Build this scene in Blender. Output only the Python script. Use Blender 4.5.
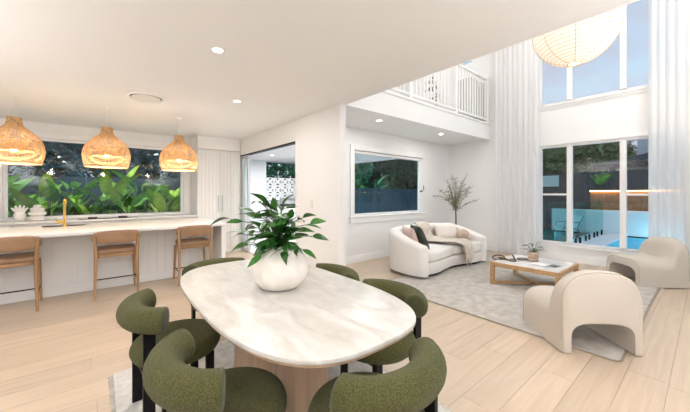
import bpy, bmesh, math, random
from mathutils import Vector, Matrix, Euler
import numpy as np

for o in list(bpy.data.objects):
    bpy.data.objects.remove(o, do_unlink=True)
scene = bpy.context.scene
C = scene.collection
PI = math.pi
R = math.radians
random.seed(7)

# ------------------------------------------------------------------ camera
cam_d = bpy.data.cameras.new('camera')
cam_d.sensor_fit = 'HORIZONTAL'
cam_d.sensor_width = 36.0
cam_d.lens = 36.0 * 300.6 / 690.0
cam_d.shift_y = -12.5 / 690.0
cam_d.clip_start = 0.02
cam = bpy.data.objects.new('camera', cam_d)
C.objects.link(cam)
cam.location = (0, 0, 1.4)
cam.rotation_euler = (PI / 2, 0, R(-39.63))
scene.camera = cam

# ------------------------------------------------------------------ view
vs = scene.view_settings
vs.view_transform = 'Standard'
vs.look = 'None'
vs.gamma = 1.0
vs.use_curve_mapping = False
vs.exposure = 1.12

# ------------------------------------------------------------------ sky at dusk
SKY_STRENGTH = 0.62
DOWNLIGHT_W = 6.5
FILL_UPLIGHT_W = 34.0  # power of the added uplighters out of view
VOID_W = 8.0
LANTERN_E = 0.40
PENDANT_W = 8.0

world = bpy.data.worlds.new('dusk_sky')
scene.world = world
world.use_nodes = True
nt = world.node_tree
for n in list(nt.nodes):
    nt.nodes.remove(n)
out = nt.nodes.new('ShaderNodeOutputWorld')
bg = nt.nodes.new('ShaderNodeBackground')
tc = nt.nodes.new('ShaderNodeTexCoord')
sep = nt.nodes.new('ShaderNodeSeparateXYZ')
ramp = nt.nodes.new('ShaderNodeValToRGB')
nt.links.new(tc.outputs['Generated'], sep.inputs[0])
nt.links.new(sep.outputs['Z'], ramp.inputs[0])
ramp.color_ramp.elements[0].position = 0.0
ramp.color_ramp.elements[0].color = (0.60, 0.70, 0.79, 1)
ramp.color_ramp.elements[1].position = 0.75
ramp.color_ramp.elements[1].color = (0.26, 0.43, 0.64, 1)
mp = nt.nodes.new('ShaderNodeMapping')
mp.inputs['Scale'].default_value = (2.2, 2.2, 6.5)
nt.links.new(tc.outputs['Generated'], mp.inputs[0])
noi = nt.nodes.new('ShaderNodeTexNoise')
noi.inputs['Scale'].default_value = 2.2
noi.inputs['Detail'].default_value = 5
nt.links.new(mp.outputs[0], noi.inputs['Vector'])
cr = nt.nodes.new('ShaderNodeValToRGB')
cr.color_ramp.elements[0].position = 0.42
cr.color_ramp.elements[0].color = (0, 0, 0, 1)
cr.color_ramp.elements[1].position = 0.66
cr.color_ramp.elements[1].color = (0.75, 0.75, 0.75, 1)
nt.links.new(noi.outputs[0], cr.inputs[0])
mx = nt.nodes.new('ShaderNodeMixRGB')
mx.inputs[2].default_value = (0.47, 0.45, 0.55, 1)
nt.links.new(cr.outputs[0], mx.inputs[0])
nt.links.new(ramp.outputs[0], mx.inputs[1])
nt.links.new(mx.outputs[0], bg.inputs[0])
bg.inputs[1].default_value = SKY_STRENGTH
nt.links.new(bg.outputs[0], out.inputs[0])


# ------------------------------------------------------------------ materials
MATS = {}


def _nodes(name):
    m = bpy.data.materials.new(name)
    m.use_nodes = True
    t = m.node_tree
    b = t.nodes['Principled BSDF']
    return m, t, b


def mat(name, col, rough=0.6, metal=0.0, var=0.0, vscale=8.0, bump=0.0, bscale=60.0,
        stretch=(1, 1, 1), spec=0.5, objvar=0.0, col2=None, detail=4.0, sheen=0.0, trans=0.0):
    """plain / mottled procedural material in object space"""
    m, t, b = _nodes(name)
    c = (*col, 1)
    b.inputs['Roughness'].default_value = rough
    b.inputs['Metallic'].default_value = metal
    b.inputs['Specular IOR Level'].default_value = spec
    if sheen:
        b.inputs['Sheen Weight'].default_value = sheen
    if trans:
        b.inputs['Transmission Weight'].default_value = trans
    b.inputs['Base Color'].default_value = c
    co = t.nodes.new('ShaderNodeTexCoord')
    mpn = t.nodes.new('ShaderNodeMapping')
    mpn.inputs['Scale'].default_value = stretch
    t.links.new(co.outputs['Object'], mpn.inputs[0])
    last = None
    if var or col2:
        n = t.nodes.new('ShaderNodeTexNoise')
        n.inputs['Scale'].default_value = vscale
        n.inputs['Detail'].default_value = detail
        t.links.new(mpn.outputs[0], n.inputs['Vector'])
        r = t.nodes.new('ShaderNodeValToRGB')
        if col2:
            a, bb = col, col2
        else:
            a = tuple(max(0, x * (1 - var)) for x in col)
            bb = tuple(min(1, x * (1 + var)) for x in col)
        r.color_ramp.elements[0].position = 0.32
        r.color_ramp.elements[1].position = 0.68
        r.color_ramp.elements[0].color = (*a, 1)
        r.color_ramp.elements[1].color = (*bb, 1)
        t.links.new(n.outputs[0], r.inputs[0])
        last = r.outputs[0]
    if objvar:
        oi = t.nodes.new('ShaderNodeObjectInfo')
        hs = t.nodes.new('ShaderNodeHueSaturation')
        mr = t.nodes.new('ShaderNodeMapRange')
        mr.inputs['To Min'].default_value = 1 - objvar
        mr.inputs['To Max'].default_value = 1 + objvar
        t.links.new(oi.outputs['Random'], mr.inputs[0])
        t.links.new(mr.outputs[0], hs.inputs['Value'])
        if last:
            t.links.new(last, hs.inputs['Color'])
        else:
            hs.inputs['Color'].default_value = c
        last = hs.outputs[0]
    if last:
        t.links.new(last, b.inputs['Base Color'])
    if bump:
        n2 = t.nodes.new('ShaderNodeTexNoise')
        n2.inputs['Scale'].default_value = bscale
        n2.inputs['Detail'].default_value = 3
        t.links.new(mpn.outputs[0], n2.inputs['Vector'])
        bp = t.nodes.new('ShaderNodeBump')
        bp.inputs['Strength'].default_value = bump
        bp.inputs['Distance'].default_value = 0.01
        t.links.new(n2.outputs[0], bp.inputs['Height'])
        t.links.new(bp.outputs[0], b.inputs['Normal'])
    MATS[name] = m
    return m


def emis(name, col, strength):
    m, t, b = _nodes(name)
    b.inputs['Base Color'].default_value = (*col, 1)
    b.inputs['Emission Color'].default_value = (*col, 1)
    b.inputs['Emission Strength'].default_value = strength
    MATS[name] = m
    return m


def glass(name, tint=(1, 1, 1), refl=0.5, base=0.03):
    m, t, b = _nodes(name)
    t.nodes.remove(b)
    o = t.nodes['Material Output']
    tr = t.nodes.new('ShaderNodeBsdfTransparent')
    tr.inputs[0].default_value = (*tint, 1)
    gl = t.nodes.new('ShaderNodeBsdfGlossy')
    gl.inputs['Roughness'].default_value = 0.02
    lw = t.nodes.new('ShaderNodeLayerWeight')
    lw.inputs[0].default_value = 0.2
    pw = t.nodes.new('ShaderNodeMath')
    pw.operation = 'MULTIPLY_ADD'
    pw.inputs[1].default_value = refl
    pw.inputs[2].default_value = base
    t.links.new(lw.outputs['Fresnel'], pw.inputs[0])
    # facing based (symmetric from both sides of the pane)
    t.links.remove(pw.inputs[0].links[0])
    p3 = t.nodes.new('ShaderNodeMath')
    p3.operation = 'POWER'
    p3.inputs[1].default_value = 3.0
    t.links.new(lw.outputs['Facing'], p3.inputs[0])
    t.links.new(p3.outputs[0], pw.inputs[0])
    mxs = t.nodes.new('ShaderNodeMixShader')
    t.links.new(pw.outputs[0], mxs.inputs[0])
    t.links.new(tr.outputs[0], mxs.inputs[1])
    t.links.new(gl.outputs[0], mxs.inputs[2])
    t.links.new(mxs.outputs[0], o.inputs[0])
    MATS[name] = m
    return m


def sheer(name, col, transp):
    m, t, b = _nodes(name)
    t.nodes.remove(b)
    o = t.nodes['Material Output']
    tr = t.nodes.new('ShaderNodeBsdfTransparent')
    df = t.nodes.new('ShaderNodeBsdfDiffuse')
    df.inputs[0].default_value = (*col, 1)
    tl = t.nodes.new('ShaderNodeBsdfTranslucent')
    tl.inputs[0].default_value = (*col, 1)
    m1 = t.nodes.new('ShaderNodeMixShader')
    m1.inputs[0].default_value = 0.45
    t.links.new(df.outputs[0], m1.inputs[1])
    t.links.new(tl.outputs[0], m1.inputs[2])
    m2 = t.nodes.new('ShaderNodeMixShader')
    m2.inputs[0].default_value = transp
    t.links.new(m1.outputs[0], m2.inputs[1])
    t.links.new(tr.outputs[0], m2.inputs[2])
    t.links.new(m2.outputs[0], o.inputs[0])
    MATS[name] = m
    return m


def wood(name, c1, c2, rough=0.45, objvar=0.0, axis=0, scale=1.0):
    """long grain along one axis"""
    m, t, b = _nodes(name)
    b.inputs['Roughness'].default_value = rough
    co = t.nodes.new('ShaderNodeTexCoord')
    mpn = t.nodes.new('ShaderNodeMapping')
    s = [14 * scale] * 3
    s[axis] = 0.9 * scale
    mpn.inputs['Scale'].default_value = s
    oi = t.nodes.new('ShaderNodeObjectInfo')
    add = t.nodes.new('ShaderNodeVectorMath')
    add.operation = 'ADD'
    sc = t.nodes.new('ShaderNodeVectorMath')
    sc.operation = 'SCALE'
    sc.inputs['Scale'].default_value = 37.0
    cmb = t.nodes.new('ShaderNodeCombineXYZ')
    for i in range(3):
        t.links.new(oi.outputs['Random'], cmb.inputs[i])
    t.links.new(cmb.outputs[0], sc.inputs[0])
    t.links.new(co.outputs['Object'], mpn.inputs[0])
    t.links.new(mpn.outputs[0], add.inputs[0])
    t.links.new(sc.outputs[0], add.inputs[1])
    n = t.nodes.new('ShaderNodeTexNoise')
    n.inputs['Scale'].default_value = 1.6
    n.inputs['Detail'].default_value = 6
    n.inputs['Distortion'].default_value = 0.6
    t.links.new(add.outputs[0], n.inputs['Vector'])
    r = t.nodes.new('ShaderNodeValToRGB')
    r.color_ramp.elements[0].position = 0.3
    r.color_ramp.elements[1].position = 0.7
    r.color_ramp.elements[0].color = (*c1, 1)
    r.color_ramp.elements[1].color = (*c2, 1)
    t.links.new(n.outputs[0], r.inputs[0])
    last = r.outputs[0]
    if objvar:
        hs = t.nodes.new('ShaderNodeHueSaturation')
        mr = t.nodes.new('ShaderNodeMapRange')
        mr.inputs['To Min'].default_value = 1 - objvar
        mr.inputs['To Max'].default_value = 1 + objvar
        t.links.new(oi.outputs['Random'], mr.inputs[0])
        t.links.new(mr.outputs[0], hs.inputs['Value'])
        t.links.new(last, hs.inputs['Color'])
        last = hs.outputs[0]
    t.links.new(last, b.inputs['Base Color'])
    bp = t.nodes.new('ShaderNodeBump')
    bp.inputs['Strength'].default_value = 0.06
    t.links.new(n.outputs[0], bp.inputs['Height'])
    t.links.new(bp.outputs[0], b.inputs['Normal'])
    MATS[name] = m
    return m


mat('wall_paint', (0.88, 0.87, 0.86), 0.7, bump=0.03, bscale=220)
mat('ceiling_paint', (0.87, 0.865, 0.86), 0.8, bump=0.02, bscale=200)
mat('trim_white', (0.88, 0.87, 0.855), 0.45)
mat('joinery_white', (0.86, 0.85, 0.83), 0.5)
mat('door_aluminium', (0.62, 0.63, 0.64), 0.4, metal=0.3)
mat('black_metal', (0.004, 0.004, 0.0045), 0.5, spec=0.25)
mat('dark_metal', (0.03, 0.03, 0.035), 0.4, metal=0.5)
mat('steel', (0.45, 0.46, 0.48), 0.3, metal=0.9)
mat('brass', (0.78, 0.48, 0.12), 0.25, metal=1.0)
wood('oak_plank', (0.49, 0.38, 0.275), (0.58, 0.46, 0.345), 0.36, objvar=0.07, axis=0)
mat('floor_base', (0.26, 0.19, 0.13), 0.8)
mat('stone_bench', (0.82, 0.80, 0.78), 0.22, var=0.03, vscale=3)
mat('boucle_green', (0.086, 0.084, 0.030), 0.95, var=0.5, vscale=200, bump=0.6, bscale=260, sheen=0.08, spec=0.15)
mat('boucle_green_end', (0.072, 0.074, 0.032), 0.95, var=0.3, vscale=220, bump=0.5, bscale=300, sheen=0.2, spec=0.15)
mat('boucle_cream', (0.80, 0.765, 0.715), 0.95, var=0.05, vscale=90, bump=0.6, bscale=110, sheen=0.2, spec=0.2)
mat('linen_beige', (0.58, 0.515, 0.44), 0.95, var=0.05, vscale=120, bump=0.35, bscale=180, sheen=0.2, spec=0.2)
mat('linen_seam', (0.44, 0.38, 0.31), 0.95)
mat('leather_tan', (0.32, 0.185, 0.10), 0.5, var=0.12, vscale=9, bump=0.12, bscale=160)
wood('stool_timber', (0.33, 0.18, 0.085), (0.44, 0.26, 0.13), 0.45, axis=2)
wood('table_timber', (0.36, 0.235, 0.15), (0.48, 0.33, 0.22), 0.5, axis=2)
wood('coffee_timber', (0.40, 0.23, 0.10), (0.52, 0.32, 0.155), 0.45, axis=0)
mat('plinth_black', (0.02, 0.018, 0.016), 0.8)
mat('rug_living', (0.44, 0.40, 0.355), 1.0, col2=(0.60, 0.56, 0.51), vscale=9, bump=0.8, bscale=150, spec=0.1, detail=8)
mat('rug_edge', (0.34, 0.28, 0.21), 1.0, bump=0.5, bscale=150)
mat('rug_dining', (0.60, 0.565, 0.52), 1.0, col2=(0.78, 0.75, 0.71), vscale=14, bump=0.9, bscale=120, spec=0.1, detail=8)
mat('ceramic_white', (0.80, 0.745, 0.68), 0.55, var=0.04, vscale=7, bump=0.25, bscale=30)
mat('ceramic_plain', (0.84, 0.82, 0.79), 0.4)
mat('pot_pink', (0.46, 0.33, 0.25), 0.7, var=0.2, vscale=30, bump=0.3, bscale=40)
mat('leaf_vase', (0.030, 0.125, 0.018), 0.3, var=0.5, vscale=6, objvar=0.5)
mat('stem_green', (0.06, 0.11, 0.03), 0.5)
mat('leaf_garden', (0.13, 0.30, 0.03), 0.4, var=0.5, vscale=3, objvar=0.55)
mat('leaf_lime', (0.34, 0.50, 0.05), 0.4, var=0.35, vscale=3, objvar=0.3)
mat('leaf_dark', (0.035, 0.085, 0.030), 0.5, var=0.6, vscale=5)
mat('leaf_mid', (0.14, 0.22, 0.06), 0.5, var=0.6, vscale=5)
mat('leaf_teal', (0.04, 0.22, 0.10), 0.5, var=0.6, vscale=5)
mat('leaf_teal2', (0.028, 0.085, 0.115), 0.5, var=0.6, vscale=5)
mat('leaf_olive', (0.17, 0.18, 0.08), 0.6, var=0.4, vscale=9)
mat('leaf_blue', (0.12, 0.16, 0.15), 0.5, var=0.3, vscale=9)
mat('bark', (0.16, 0.12, 0.08), 0.9, var=0.3, vscale=20)
mat('bark_pale', (0.32, 0.26, 0.2), 0.9, var=0.2, vscale=30)
mat('rattan', (0.58, 0.37, 0.18), 0.6, var=0.25, vscale=25)
mat('wire_white', (0.75, 0.73, 0.7), 0.4)
mat('fence_navy', (0.065, 0.13, 0.17), 0.6, var=0.12, vscale=2, stretch=(6, 6, 0.3))
mat('fence_charcoal', (0.078, 0.073, 0.070), 0.7, var=0.15, vscale=2, stretch=(6, 6, 0.3))
mat('fence_teal', (0.018, 0.042, 0.055), 0.7, var=0.15, vscale=2, stretch=(6, 6, 0.3))
mat('weatherboard', (0.74, 0.76, 0.79), 0.6)
mat('breeze_white', (0.78, 0.80, 0.82), 0.7)
mat('soil', (0.03, 0.025, 0.02), 0.95, var=0.4, vscale=5)
mat('lawn', (0.02, 0.12, 0.085), 0.9, var=0.4, vscale=9, bump=0.5, bscale=60)
mat('paver', (0.86, 0.87, 0.88), 0.7, var=0.06, vscale=4)
mat('render_white', (0.90, 0.91, 0.92), 0.7, var=0.03, vscale=3)
mat('pool_tile', (0.35, 0.78, 0.90), 0.4, var=0.1, vscale=30)
mat('roof_tile', (0.050, 0.052, 0.060), 0.6, var=0.3, vscale=12)
mat('house_wall', (0.62, 0.66, 0.70), 0.7)
mat('timber_clad', (0.28, 0.16, 0.07), 0.6, var=0.25, vscale=6, stretch=(1, 6, 1))
mat('panel_mint', (0.50, 0.68, 0.66), 0.5)
mat('cushion_pink', (0.62, 0.47, 0.41), 0.95, var=0.06, vscale=60, bump=0.3, bscale=120)
mat('cushion_dark', (0.045, 0.052, 0.042), 0.95, var=0.2, vscale=60, bump=0.4, bscale=120)
mat('cushion_cream', (0.80, 0.73, 0.65), 0.95, var=0.05, vscale=60, bump=0.4, bscale=110)
mat('cushion_tan', (0.50, 0.375, 0.29), 0.95, var=0.15, vscale=20, bump=0.5, bscale=90)
mat('throw_fabric', (0.66, 0.58, 0.50), 0.95, var=0.1, vscale=25, bump=0.5, bscale=140)
mat('coffee_top', (0.80, 0.79, 0.77), 0.15, var=0.02, vscale=4)
mat('book_page', (0.80, 0.79, 0.77), 0.6)
mat('book_print', (0.12, 0.12, 0.13), 0.6, var=0.6, vscale=14)
mat('bead_wood', (0.10, 0.06, 0.03), 0.5)
mat('cooktop', (0.01, 0.01, 0.012), 0.08)
mat('grey_fabric', (0.36, 0.36, 0.36), 0.9, bump=0.3)
mat('door_blush', (0.72, 0.58, 0.49), 0.6)
mat('alfresco_tile', (0.7, 0.7, 0.7), 0.5, var=0.05)
mat('switch_plastic', (0.8, 0.79, 0.77), 0.35)
emis('lamp_lens', (1.0, 0.95, 0.87), 14.0)
emis('bulb_glow', (1.0, 0.80, 0.50), 30.0)
emis('led_strip', (1.0, 0.55, 0.16), 14.0)
glass('pane', (0.97, 0.985, 0.985), 0.45, 0.025)
glass('pane_blue', (0.90, 0.97, 0.99), 0.4, 0.03)
glass('pool_glass', (0.78, 0.96, 0.96), 0.35, 0.05)
glass('water', (0.70, 0.93, 0.98), 0.6, 0.04)
sheer('sheer_curtain', (0.95, 0.945, 0.94), 0.09)


def travertine():
    m, t, b = _nodes('table_stone')
    b.inputs['Roughness'].default_value = 0.33
    co = t.nodes.new('ShaderNodeTexCoord')
    mpn = t.nodes.new('ShaderNodeMapping')
    mpn.inputs['Scale'].default_value = (3.2, 1.1, 1)
    mpn.inputs['Rotation'].default_value = (0, 0, 0.35)
    t.links.new(co.outputs['Object'], mpn.inputs[0])
    n = t.nodes.new('ShaderNodeTexNoise')
    n.inputs['Scale'].default_value = 2.3
    n.inputs['Detail'].default_value = 9
    n.inputs['Roughness'].default_value = 0.62
    n.inputs['Distortion'].default_value = 1.3
    t.links.new(mpn.outputs[0], n.inputs['Vector'])
    r = t.nodes.new('ShaderNodeValToRGB')
    e = r.color_ramp.elements
    e[0].position = 0.25
    e[0].color = (0.46, 0.42, 0.37, 1)
    e[1].position = 0.62
    e[1].color = (0.66, 0.635, 0.60, 1)
    x = e.new(0.45)
    x.color = (0.57, 0.54, 0.495, 1)
    t.links.new(n.outputs[0], r.inputs[0])
    t.links.new(r.outputs[0], b.inputs['Base Color'])
    MATS['table_stone'] = m


travertine()


def lantern_mat():
    m, t, b = _nodes('lantern_paper')
    b.inputs['Base Color'].default_value = (0.85, 0.78, 0.66, 1)
    b.inputs['Roughness'].default_value = 0.9
    b.inputs['Emission Color'].default_value = (1.0, 0.89, 0.72, 1)
    b.inputs['Emission Strength'].default_value = LANTERN_E * 0.6
    MATS['lantern_paper'] = m


lantern_mat()


# ------------------------------------------------------------------ mesh helpers
def NB():
    return bmesh.new()


def box(bm, x0, x1, y0, y1, z0, z1, M=None):
    vs_ = [(x0, y0, z0), (x1, y0, z0), (x1, y1, z0), (x0, y1, z0),
           (x0, y0, z1), (x1, y0, z1), (x1, y1, z1), (x0, y1, z1)]
    v = [bm.verts.new(M @ Vector(p) if M else p) for p in vs_]
    for f in ((3, 2, 1, 0), (4, 5, 6, 7), (0, 1, 5, 4), (1, 2, 6, 5), (2, 3, 7, 6), (3, 0, 4, 7)):
        bm.faces.new([v[i] for i in f])
    return v


def rbox(bm, x0, x1, y0, y1, z0, z1, r=0.01, seg=2, M=None):
    b2 = bmesh.new()
    box(b2, x0, x1, y0, y1, z0, z1)
    bmesh.ops.bevel(b2, geom=b2.edges[:], offset=r, segments=seg, profile=0.5, affect='EDGES')
    merge(bm, b2, M)


def merge(bm, b2, M=None):
    vm = {}
    for v in b2.verts:
        vm[v] = bm.verts.new(M @ v.co if M else v.co)
    for f in b2.faces:
        try:
            bm.faces.new([vm[v] for v in f.verts])
        except ValueError:
            pass
    b2.free()


def ring_loft(bm, rings, cap=True, close=False):
    """rings: list of lists of points, same count, each ring closed"""
    V = [[bm.verts.new(p) for p in r] for r in rings]
    n = len(V[0])
    m = len(V)
    for i in range(m if close else m - 1):
        a, b = V[i], V[(i + 1) % m]
        for k in range(n):
            bm.faces.new((a[k], a[(k + 1) % n], b[(k + 1) % n], b[k]))
    if cap and not close:
        bm.faces.new(V[0][::-1])
        bm.faces.new(V[-1])
    return V


def lathe(bm, prof, n=32, cx=0, cy=0, cap=True):
    rings = []
    for r, z in prof:
        rings.append([(cx + r * math.cos(2 * PI * k / n), cy + r * math.sin(2 * PI * k / n), z) for k in range(n)])
    ring_loft(bm, rings, cap)


def frames(pts):
    pts = [Vector(p) for p in pts]
    T = []
    for i in range(len(pts)):
        a = pts[max(0, i - 1)]
        b = pts[min(len(pts) - 1, i + 1)]
        T.append((b - a).normalized())
    up = Vector((0, 0, 1)) if abs(T[0].z) < 0.9 else Vector((1, 0, 0))
    N = (up - T[0] * up.dot(T[0])).normalized()
    out_ = []
    for t in T:
        N = (N - t * N.dot(t))
        if N.length < 1e-6:
            N = t.orthogonal()
        N.normalize()
        out_.append((t, N, t.cross(N)))
    return pts, out_


def tube(bm, pts, r, n=8, cap=True, close=False):
    pts, F = frames(pts)
    rings = []
    for i, p in enumerate(pts):
        rr = r[i] if isinstance(r, (list, tuple)) else r
        t, N, B = F[i]
        rings.append([p + (N * math.cos(2 * PI * k / n) + B * math.sin(2 * PI * k / n)) * rr for k in range(n)])
    ring_loft(bm, rings, cap, close)


def bar(bm, a, b, w, d, taper=1.0, side=None):
    """rectangular bar from a to b, section w x d"""
    a, b = Vector(a), Vector(b)
    t = (b - a).normalized()
    s = Vector(side) if side else (Vector((1, 0, 0)) if abs(t.x) < 0.8 else Vector((0, 1, 0)))
    s = (s - t * s.dot(t)).normalized()
    q = t.cross(s)
    rings = []
    for p, k in ((a, 1.0), (b, taper)):
        rings.append([p + s * w * k / 2 + q * d * k / 2, p - s * w * k / 2 + q * d * k / 2,
                      p - s * w * k / 2 - q * d * k / 2, p + s * w * k / 2 - q * d * k / 2])
    ring_loft(bm, rings)


def prism(bm, outline, z0, z1, r=0.0, seg=3):
    b2 = bmesh.new()
    lo = [b2.verts.new((x, y, z0)) for x, y in outline]
    hi = [b2.verts.new((x, y, z1)) for x, y in outline]
    n = len(lo)
    b2.faces.new(lo[::-1])
    b2.faces.new(hi)
    for k in range(n):
        b2.faces.new((lo[k], lo[(k + 1) % n], hi[(k + 1) % n], hi[k]))
    if r:
        b2.normal_update()
        ed = [e for e in b2.edges if abs(e.verts[0].co.z - e.verts[1].co.z) < 1e-6]
        bmesh.ops.bevel(b2, geom=ed, offset=r, segments=seg, profile=0.5, affect='EDGES', clamp_overlap=True)
    merge(bm, b2)


def rrect(x0, x1, y0, y1, r, n=6):
    pts = []
    for cx, cy, a0 in ((x1 - r, y1 - r, 0), (x0 + r, y1 - r, 90), (x0 + r, y0 + r, 180), (x1 - r, y0 + r, 270)):
        for k in range(n + 1):
            a = R(a0 + 90 * k / n)
            pts.append((cx + r * math.cos(a), cy + r * math.sin(a)))
    return pts


def catmull(P, n=6):
    P = [Vector(p) for p in P]
    out_ = []
    for i in range(len(P) - 1):
        p0 = P[max(0, i - 1)]
        p1, p2 = P[i], P[i + 1]
        p3 = P[min(len(P) - 1, i + 2)]
        for k in range(n):
            t = k / n
            out_.append(0.5 * ((2 * p1) + (p2 - p0) * t + (2 * p0 - 5 * p1 + 4 * p2 - p3) * t * t
                               + (3 * p1 - p0 - 3 * p2 + p3) * t ** 3))
    out_.append(P[-1])
    return out_


def mesh_of(name, bm, m, smooth=True, angle=35):
    bmesh.ops.recalc_face_normals(bm, faces=bm.faces[:])
    me = bpy.data.meshes.new(name)
    bm.to_mesh(me)
    bm.free()
    if m:
        me.materials.append(MATS[m])
    if smooth:
        me.shade_smooth()
        me.set_sharp_from_angle(angle=R(angle))
    return me


def obj(name, bm, m, parent=None, loc=None, smooth=True, angle=35, subsurf=0):
    me = bm if isinstance(bm, bpy.types.Mesh) else mesh_of(name, bm, m, smooth, angle)
    o = bpy.data.objects.new(name, me)
    C.objects.link(o)
    if parent:
        o.parent = parent
    if loc:
        o.location = loc
    if subsurf:
        md = o.modifiers.new('subdivision', 'SUBSURF')
        md.levels = subsurf
        md.render_levels = subsurf
    return o


def tag(o, label, cat, group=None):
    o['label'] = label
    o['category'] = cat
    if group:
        o['group'] = group
    return o


def thing(name, label, cat, loc=(0, 0, 0), rotz=0.0, group=None):
    o = bpy.data.objects.new(name, None)
    o.empty_display_size = 0.1
    C.objects.link(o)
    o.location = loc
    o.rotation_euler = (0, 0, rotz)
    return tag(o, label, cat, group)


def struct(name, bm, m, parent=None, smooth=False):
    o = obj(name, bm, m, parent, smooth=smooth)
    if not parent:
        o['kind'] = 'structure'
    return o


def dup(root, loc, rotz, label, parent=None):
    r = root.copy()
    C.objects.link(r)
    if loc is not None:
        r.location = loc
        r.rotation_euler = (0, 0, rotz)
    if parent:
        r.parent = parent
    if label:
        r['label'] = label
    for ch in list(root.children):
        dup(ch, None, 0, None, r)
    return r


def wall_y(bm, x0, x1, y0, y1, z0, z1, holes=()):
    """wall whose face is a plane of constant y; holes (xa,xb,za,zb)"""
    _wall(lambda a, b, za, zb: box(bm, a, b, y0, y1, za, zb), x0, x1, z0, z1, holes)


def wall_x(bm, x0, x1, y0, y1, z0, z1, holes=()):
    _wall(lambda a, b, za, zb: box(bm, x0, x1, a, b, za, zb), y0, y1, z0, z1, holes)


def _wall(put, a0, a1, z0, z1, holes):
    A = sorted({a0, a1, *[h[0] for h in holes], *[h[1] for h in holes]})
    for i in range(len(A) - 1):
        m_ = (A[i] + A[i + 1]) / 2
        hs = sorted([h for h in holes if h[0] < m_ < h[1]], key=lambda h: h[2])
        z = z0
        for h in hs:
            if h[2] > z + 1e-5:
                put(A[i], A[i + 1], z, h[2])
            z = h[3]
        if z < z1 - 1e-5:
            put(A[i], A[i + 1], z, z1)


# ------------------------------------------------------------------ room shell
XC, XV = 2.75, 2.86          # sliding door wall / edge of the void
YP, YK = 4.57, 7.92          # picture window wall / kitchen wall
XB = 7.5                     # tall window wall
ZC, ZU, ZT = 2.72, 3.08, 5.6
XL, YB = -2.7, -1.85
YS = 3.44                    # balcony edge

bm = NB()
box(bm, XL - 0.1, XB + 0.1, YB - 0.1, YP + 0.1, -0.14, -0.018)
box(bm, XL - 0.1, XC + 0.1, YP + 0.1, YK + 0.1, -0.14, -0.018)
floor = struct('floor', bm, 'floor_base')
# oak boards run along x
PW, PL = 0.226, 2.15
bm = NB()
box(bm, 0, PL - 0.0018, 0, PW - 0.0018, -0.016, 0)
full = mesh_of('plank', bm, 'oak_plank', smooth=False)
y = YB
row = 0
rng = random.Random(3)
while y < YK - 0.02:
    xe = XB if y < YP - 0.05 else XC + 0.02
    x = XL - rng.uniform(0, PL)
    while x < xe:
        a, b = max(x, XL), min(x + PL, xe)
        if b - a > 0.05:
            if b - a > PL - 0.01 and y + PW < YK:
                o = obj('plank', full, None, floor, (a, y, 0))
            else:
                bm = NB()
                box(bm, 0, b - a - 0.0018, 0, min(PW, YK - y) - 0.0018, -0.016, 0)
                o = obj('plank', bm, 'oak_plank', floor, (a, y, 0), smooth=False)
        x += PL
    y += PW
    row += 1

bm = NB()
box(bm, XL - 0.1, XV, YB - 0.1, YK + 0.15, ZC, ZU)
struct('ceiling', bm, 'ceiling_paint')
bm = NB()
box(bm, XV, XB, YS, 6.3, ZC, ZU)
struct('trim_1', bm, 'ceiling_paint')          # balcony slab
bm = NB()
box(bm, XC - 0.1, XB + 0.15, YB - 0.1, 6.4, ZT, ZT + 0.15)
struct('ceiling_upper', bm, 'ceiling_paint')

bm = NB()
wall_y(bm, XL - 0.15, XV, YK, YK + 0.18, -0.1, ZC, [(-1.27, 1.60, 0.945, 2.44)])
struct('wall_kitchen', bm, 'wall_paint')
bm = NB()
wall_x(bm, XL - 0.15, XL, YB, YK, -0.1, ZC, [(1.0, 4.0, 0.0, 2.4)])  # unseen opening added for sky light
struct('wall_left', bm, 'wall_paint')
bm = NB()
wall_y(bm, XL - 0.15, XB + 0.15, YB - 0.15, YB, -0.1, ZT, [(-1.6, 1.9, 0.0, 2.4), (3.5, 6.9, 0.0, 2.4), (3.5, 6.9, 3.2, 5.1)])  # unseen openings added to bring in sky light from behind
struct('wall_back', bm, 'wall_paint')
bm = NB()
wall_x(bm, XC, XV, YS, YK, -0.1, ZC, [(4.70, 7.40, -0.02, 2.34)])
struct('wall_sliding_door', bm, 'wall_paint')
bm = NB()
wall_y(bm, XV, XB, YP, YP + 0.12, -0.1, ZC, [(4.02, 6.29, 0.94, 2.28)])
struct('wall_picture_window', bm, 'wall_paint')
WY0, WY1 = 0.2, 2.35
bm = NB()
wall_x(bm, XB, XB + 0.15, YB, YP + 0.12, -0.1, ZT,
       [(WY0, WY1, 0.33, 2.43), (WY0, WY1, 3.29, 5.2), (3.90, 4.22, 4.78, 5.2)])
wall_x(bm, XB, XB + 0.15, YP + 0.12, 6.3, 2.6, ZT)
struct('wall_tall_window', bm, 'wall_paint')
bm = NB()
wall_x(bm, XC, XV, YB, 6.3, ZU, ZT)
struct('wall_void', bm, 'wall_paint')
bm = NB()
wall_y(bm, XC, XB + 0.15, 6.3, 6.45, ZC, ZT)
struct('wall_upper_hall', bm, 'wall_paint')

# skirting boards
def skirt_y(name, x0, x1, y, hgt=0.14):
    b_ = NB()
    rbox(b_, x0, x1, y - 0.018, y, 0.0, hgt, 0.005, 1)
    box(b_, x0, x1, y - 0.024, y, 0.0, hgt * 0.72)
    return struct(name, b_, 'trim_white')


def skirt_x(name, x, y0, y1, hgt=0.14, s=-1):
    b_ = NB()
    box(b_, min(x, x + s * 0.018), max(x, x + s * 0.018), y0, y1, 0.0, hgt)
    box(b_, min(x, x + s * 0.024), max(x, x + s * 0.024), y0, y1, 0.0, hgt * 0.72)
    return struct(name, b_, 'trim_white')


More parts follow.
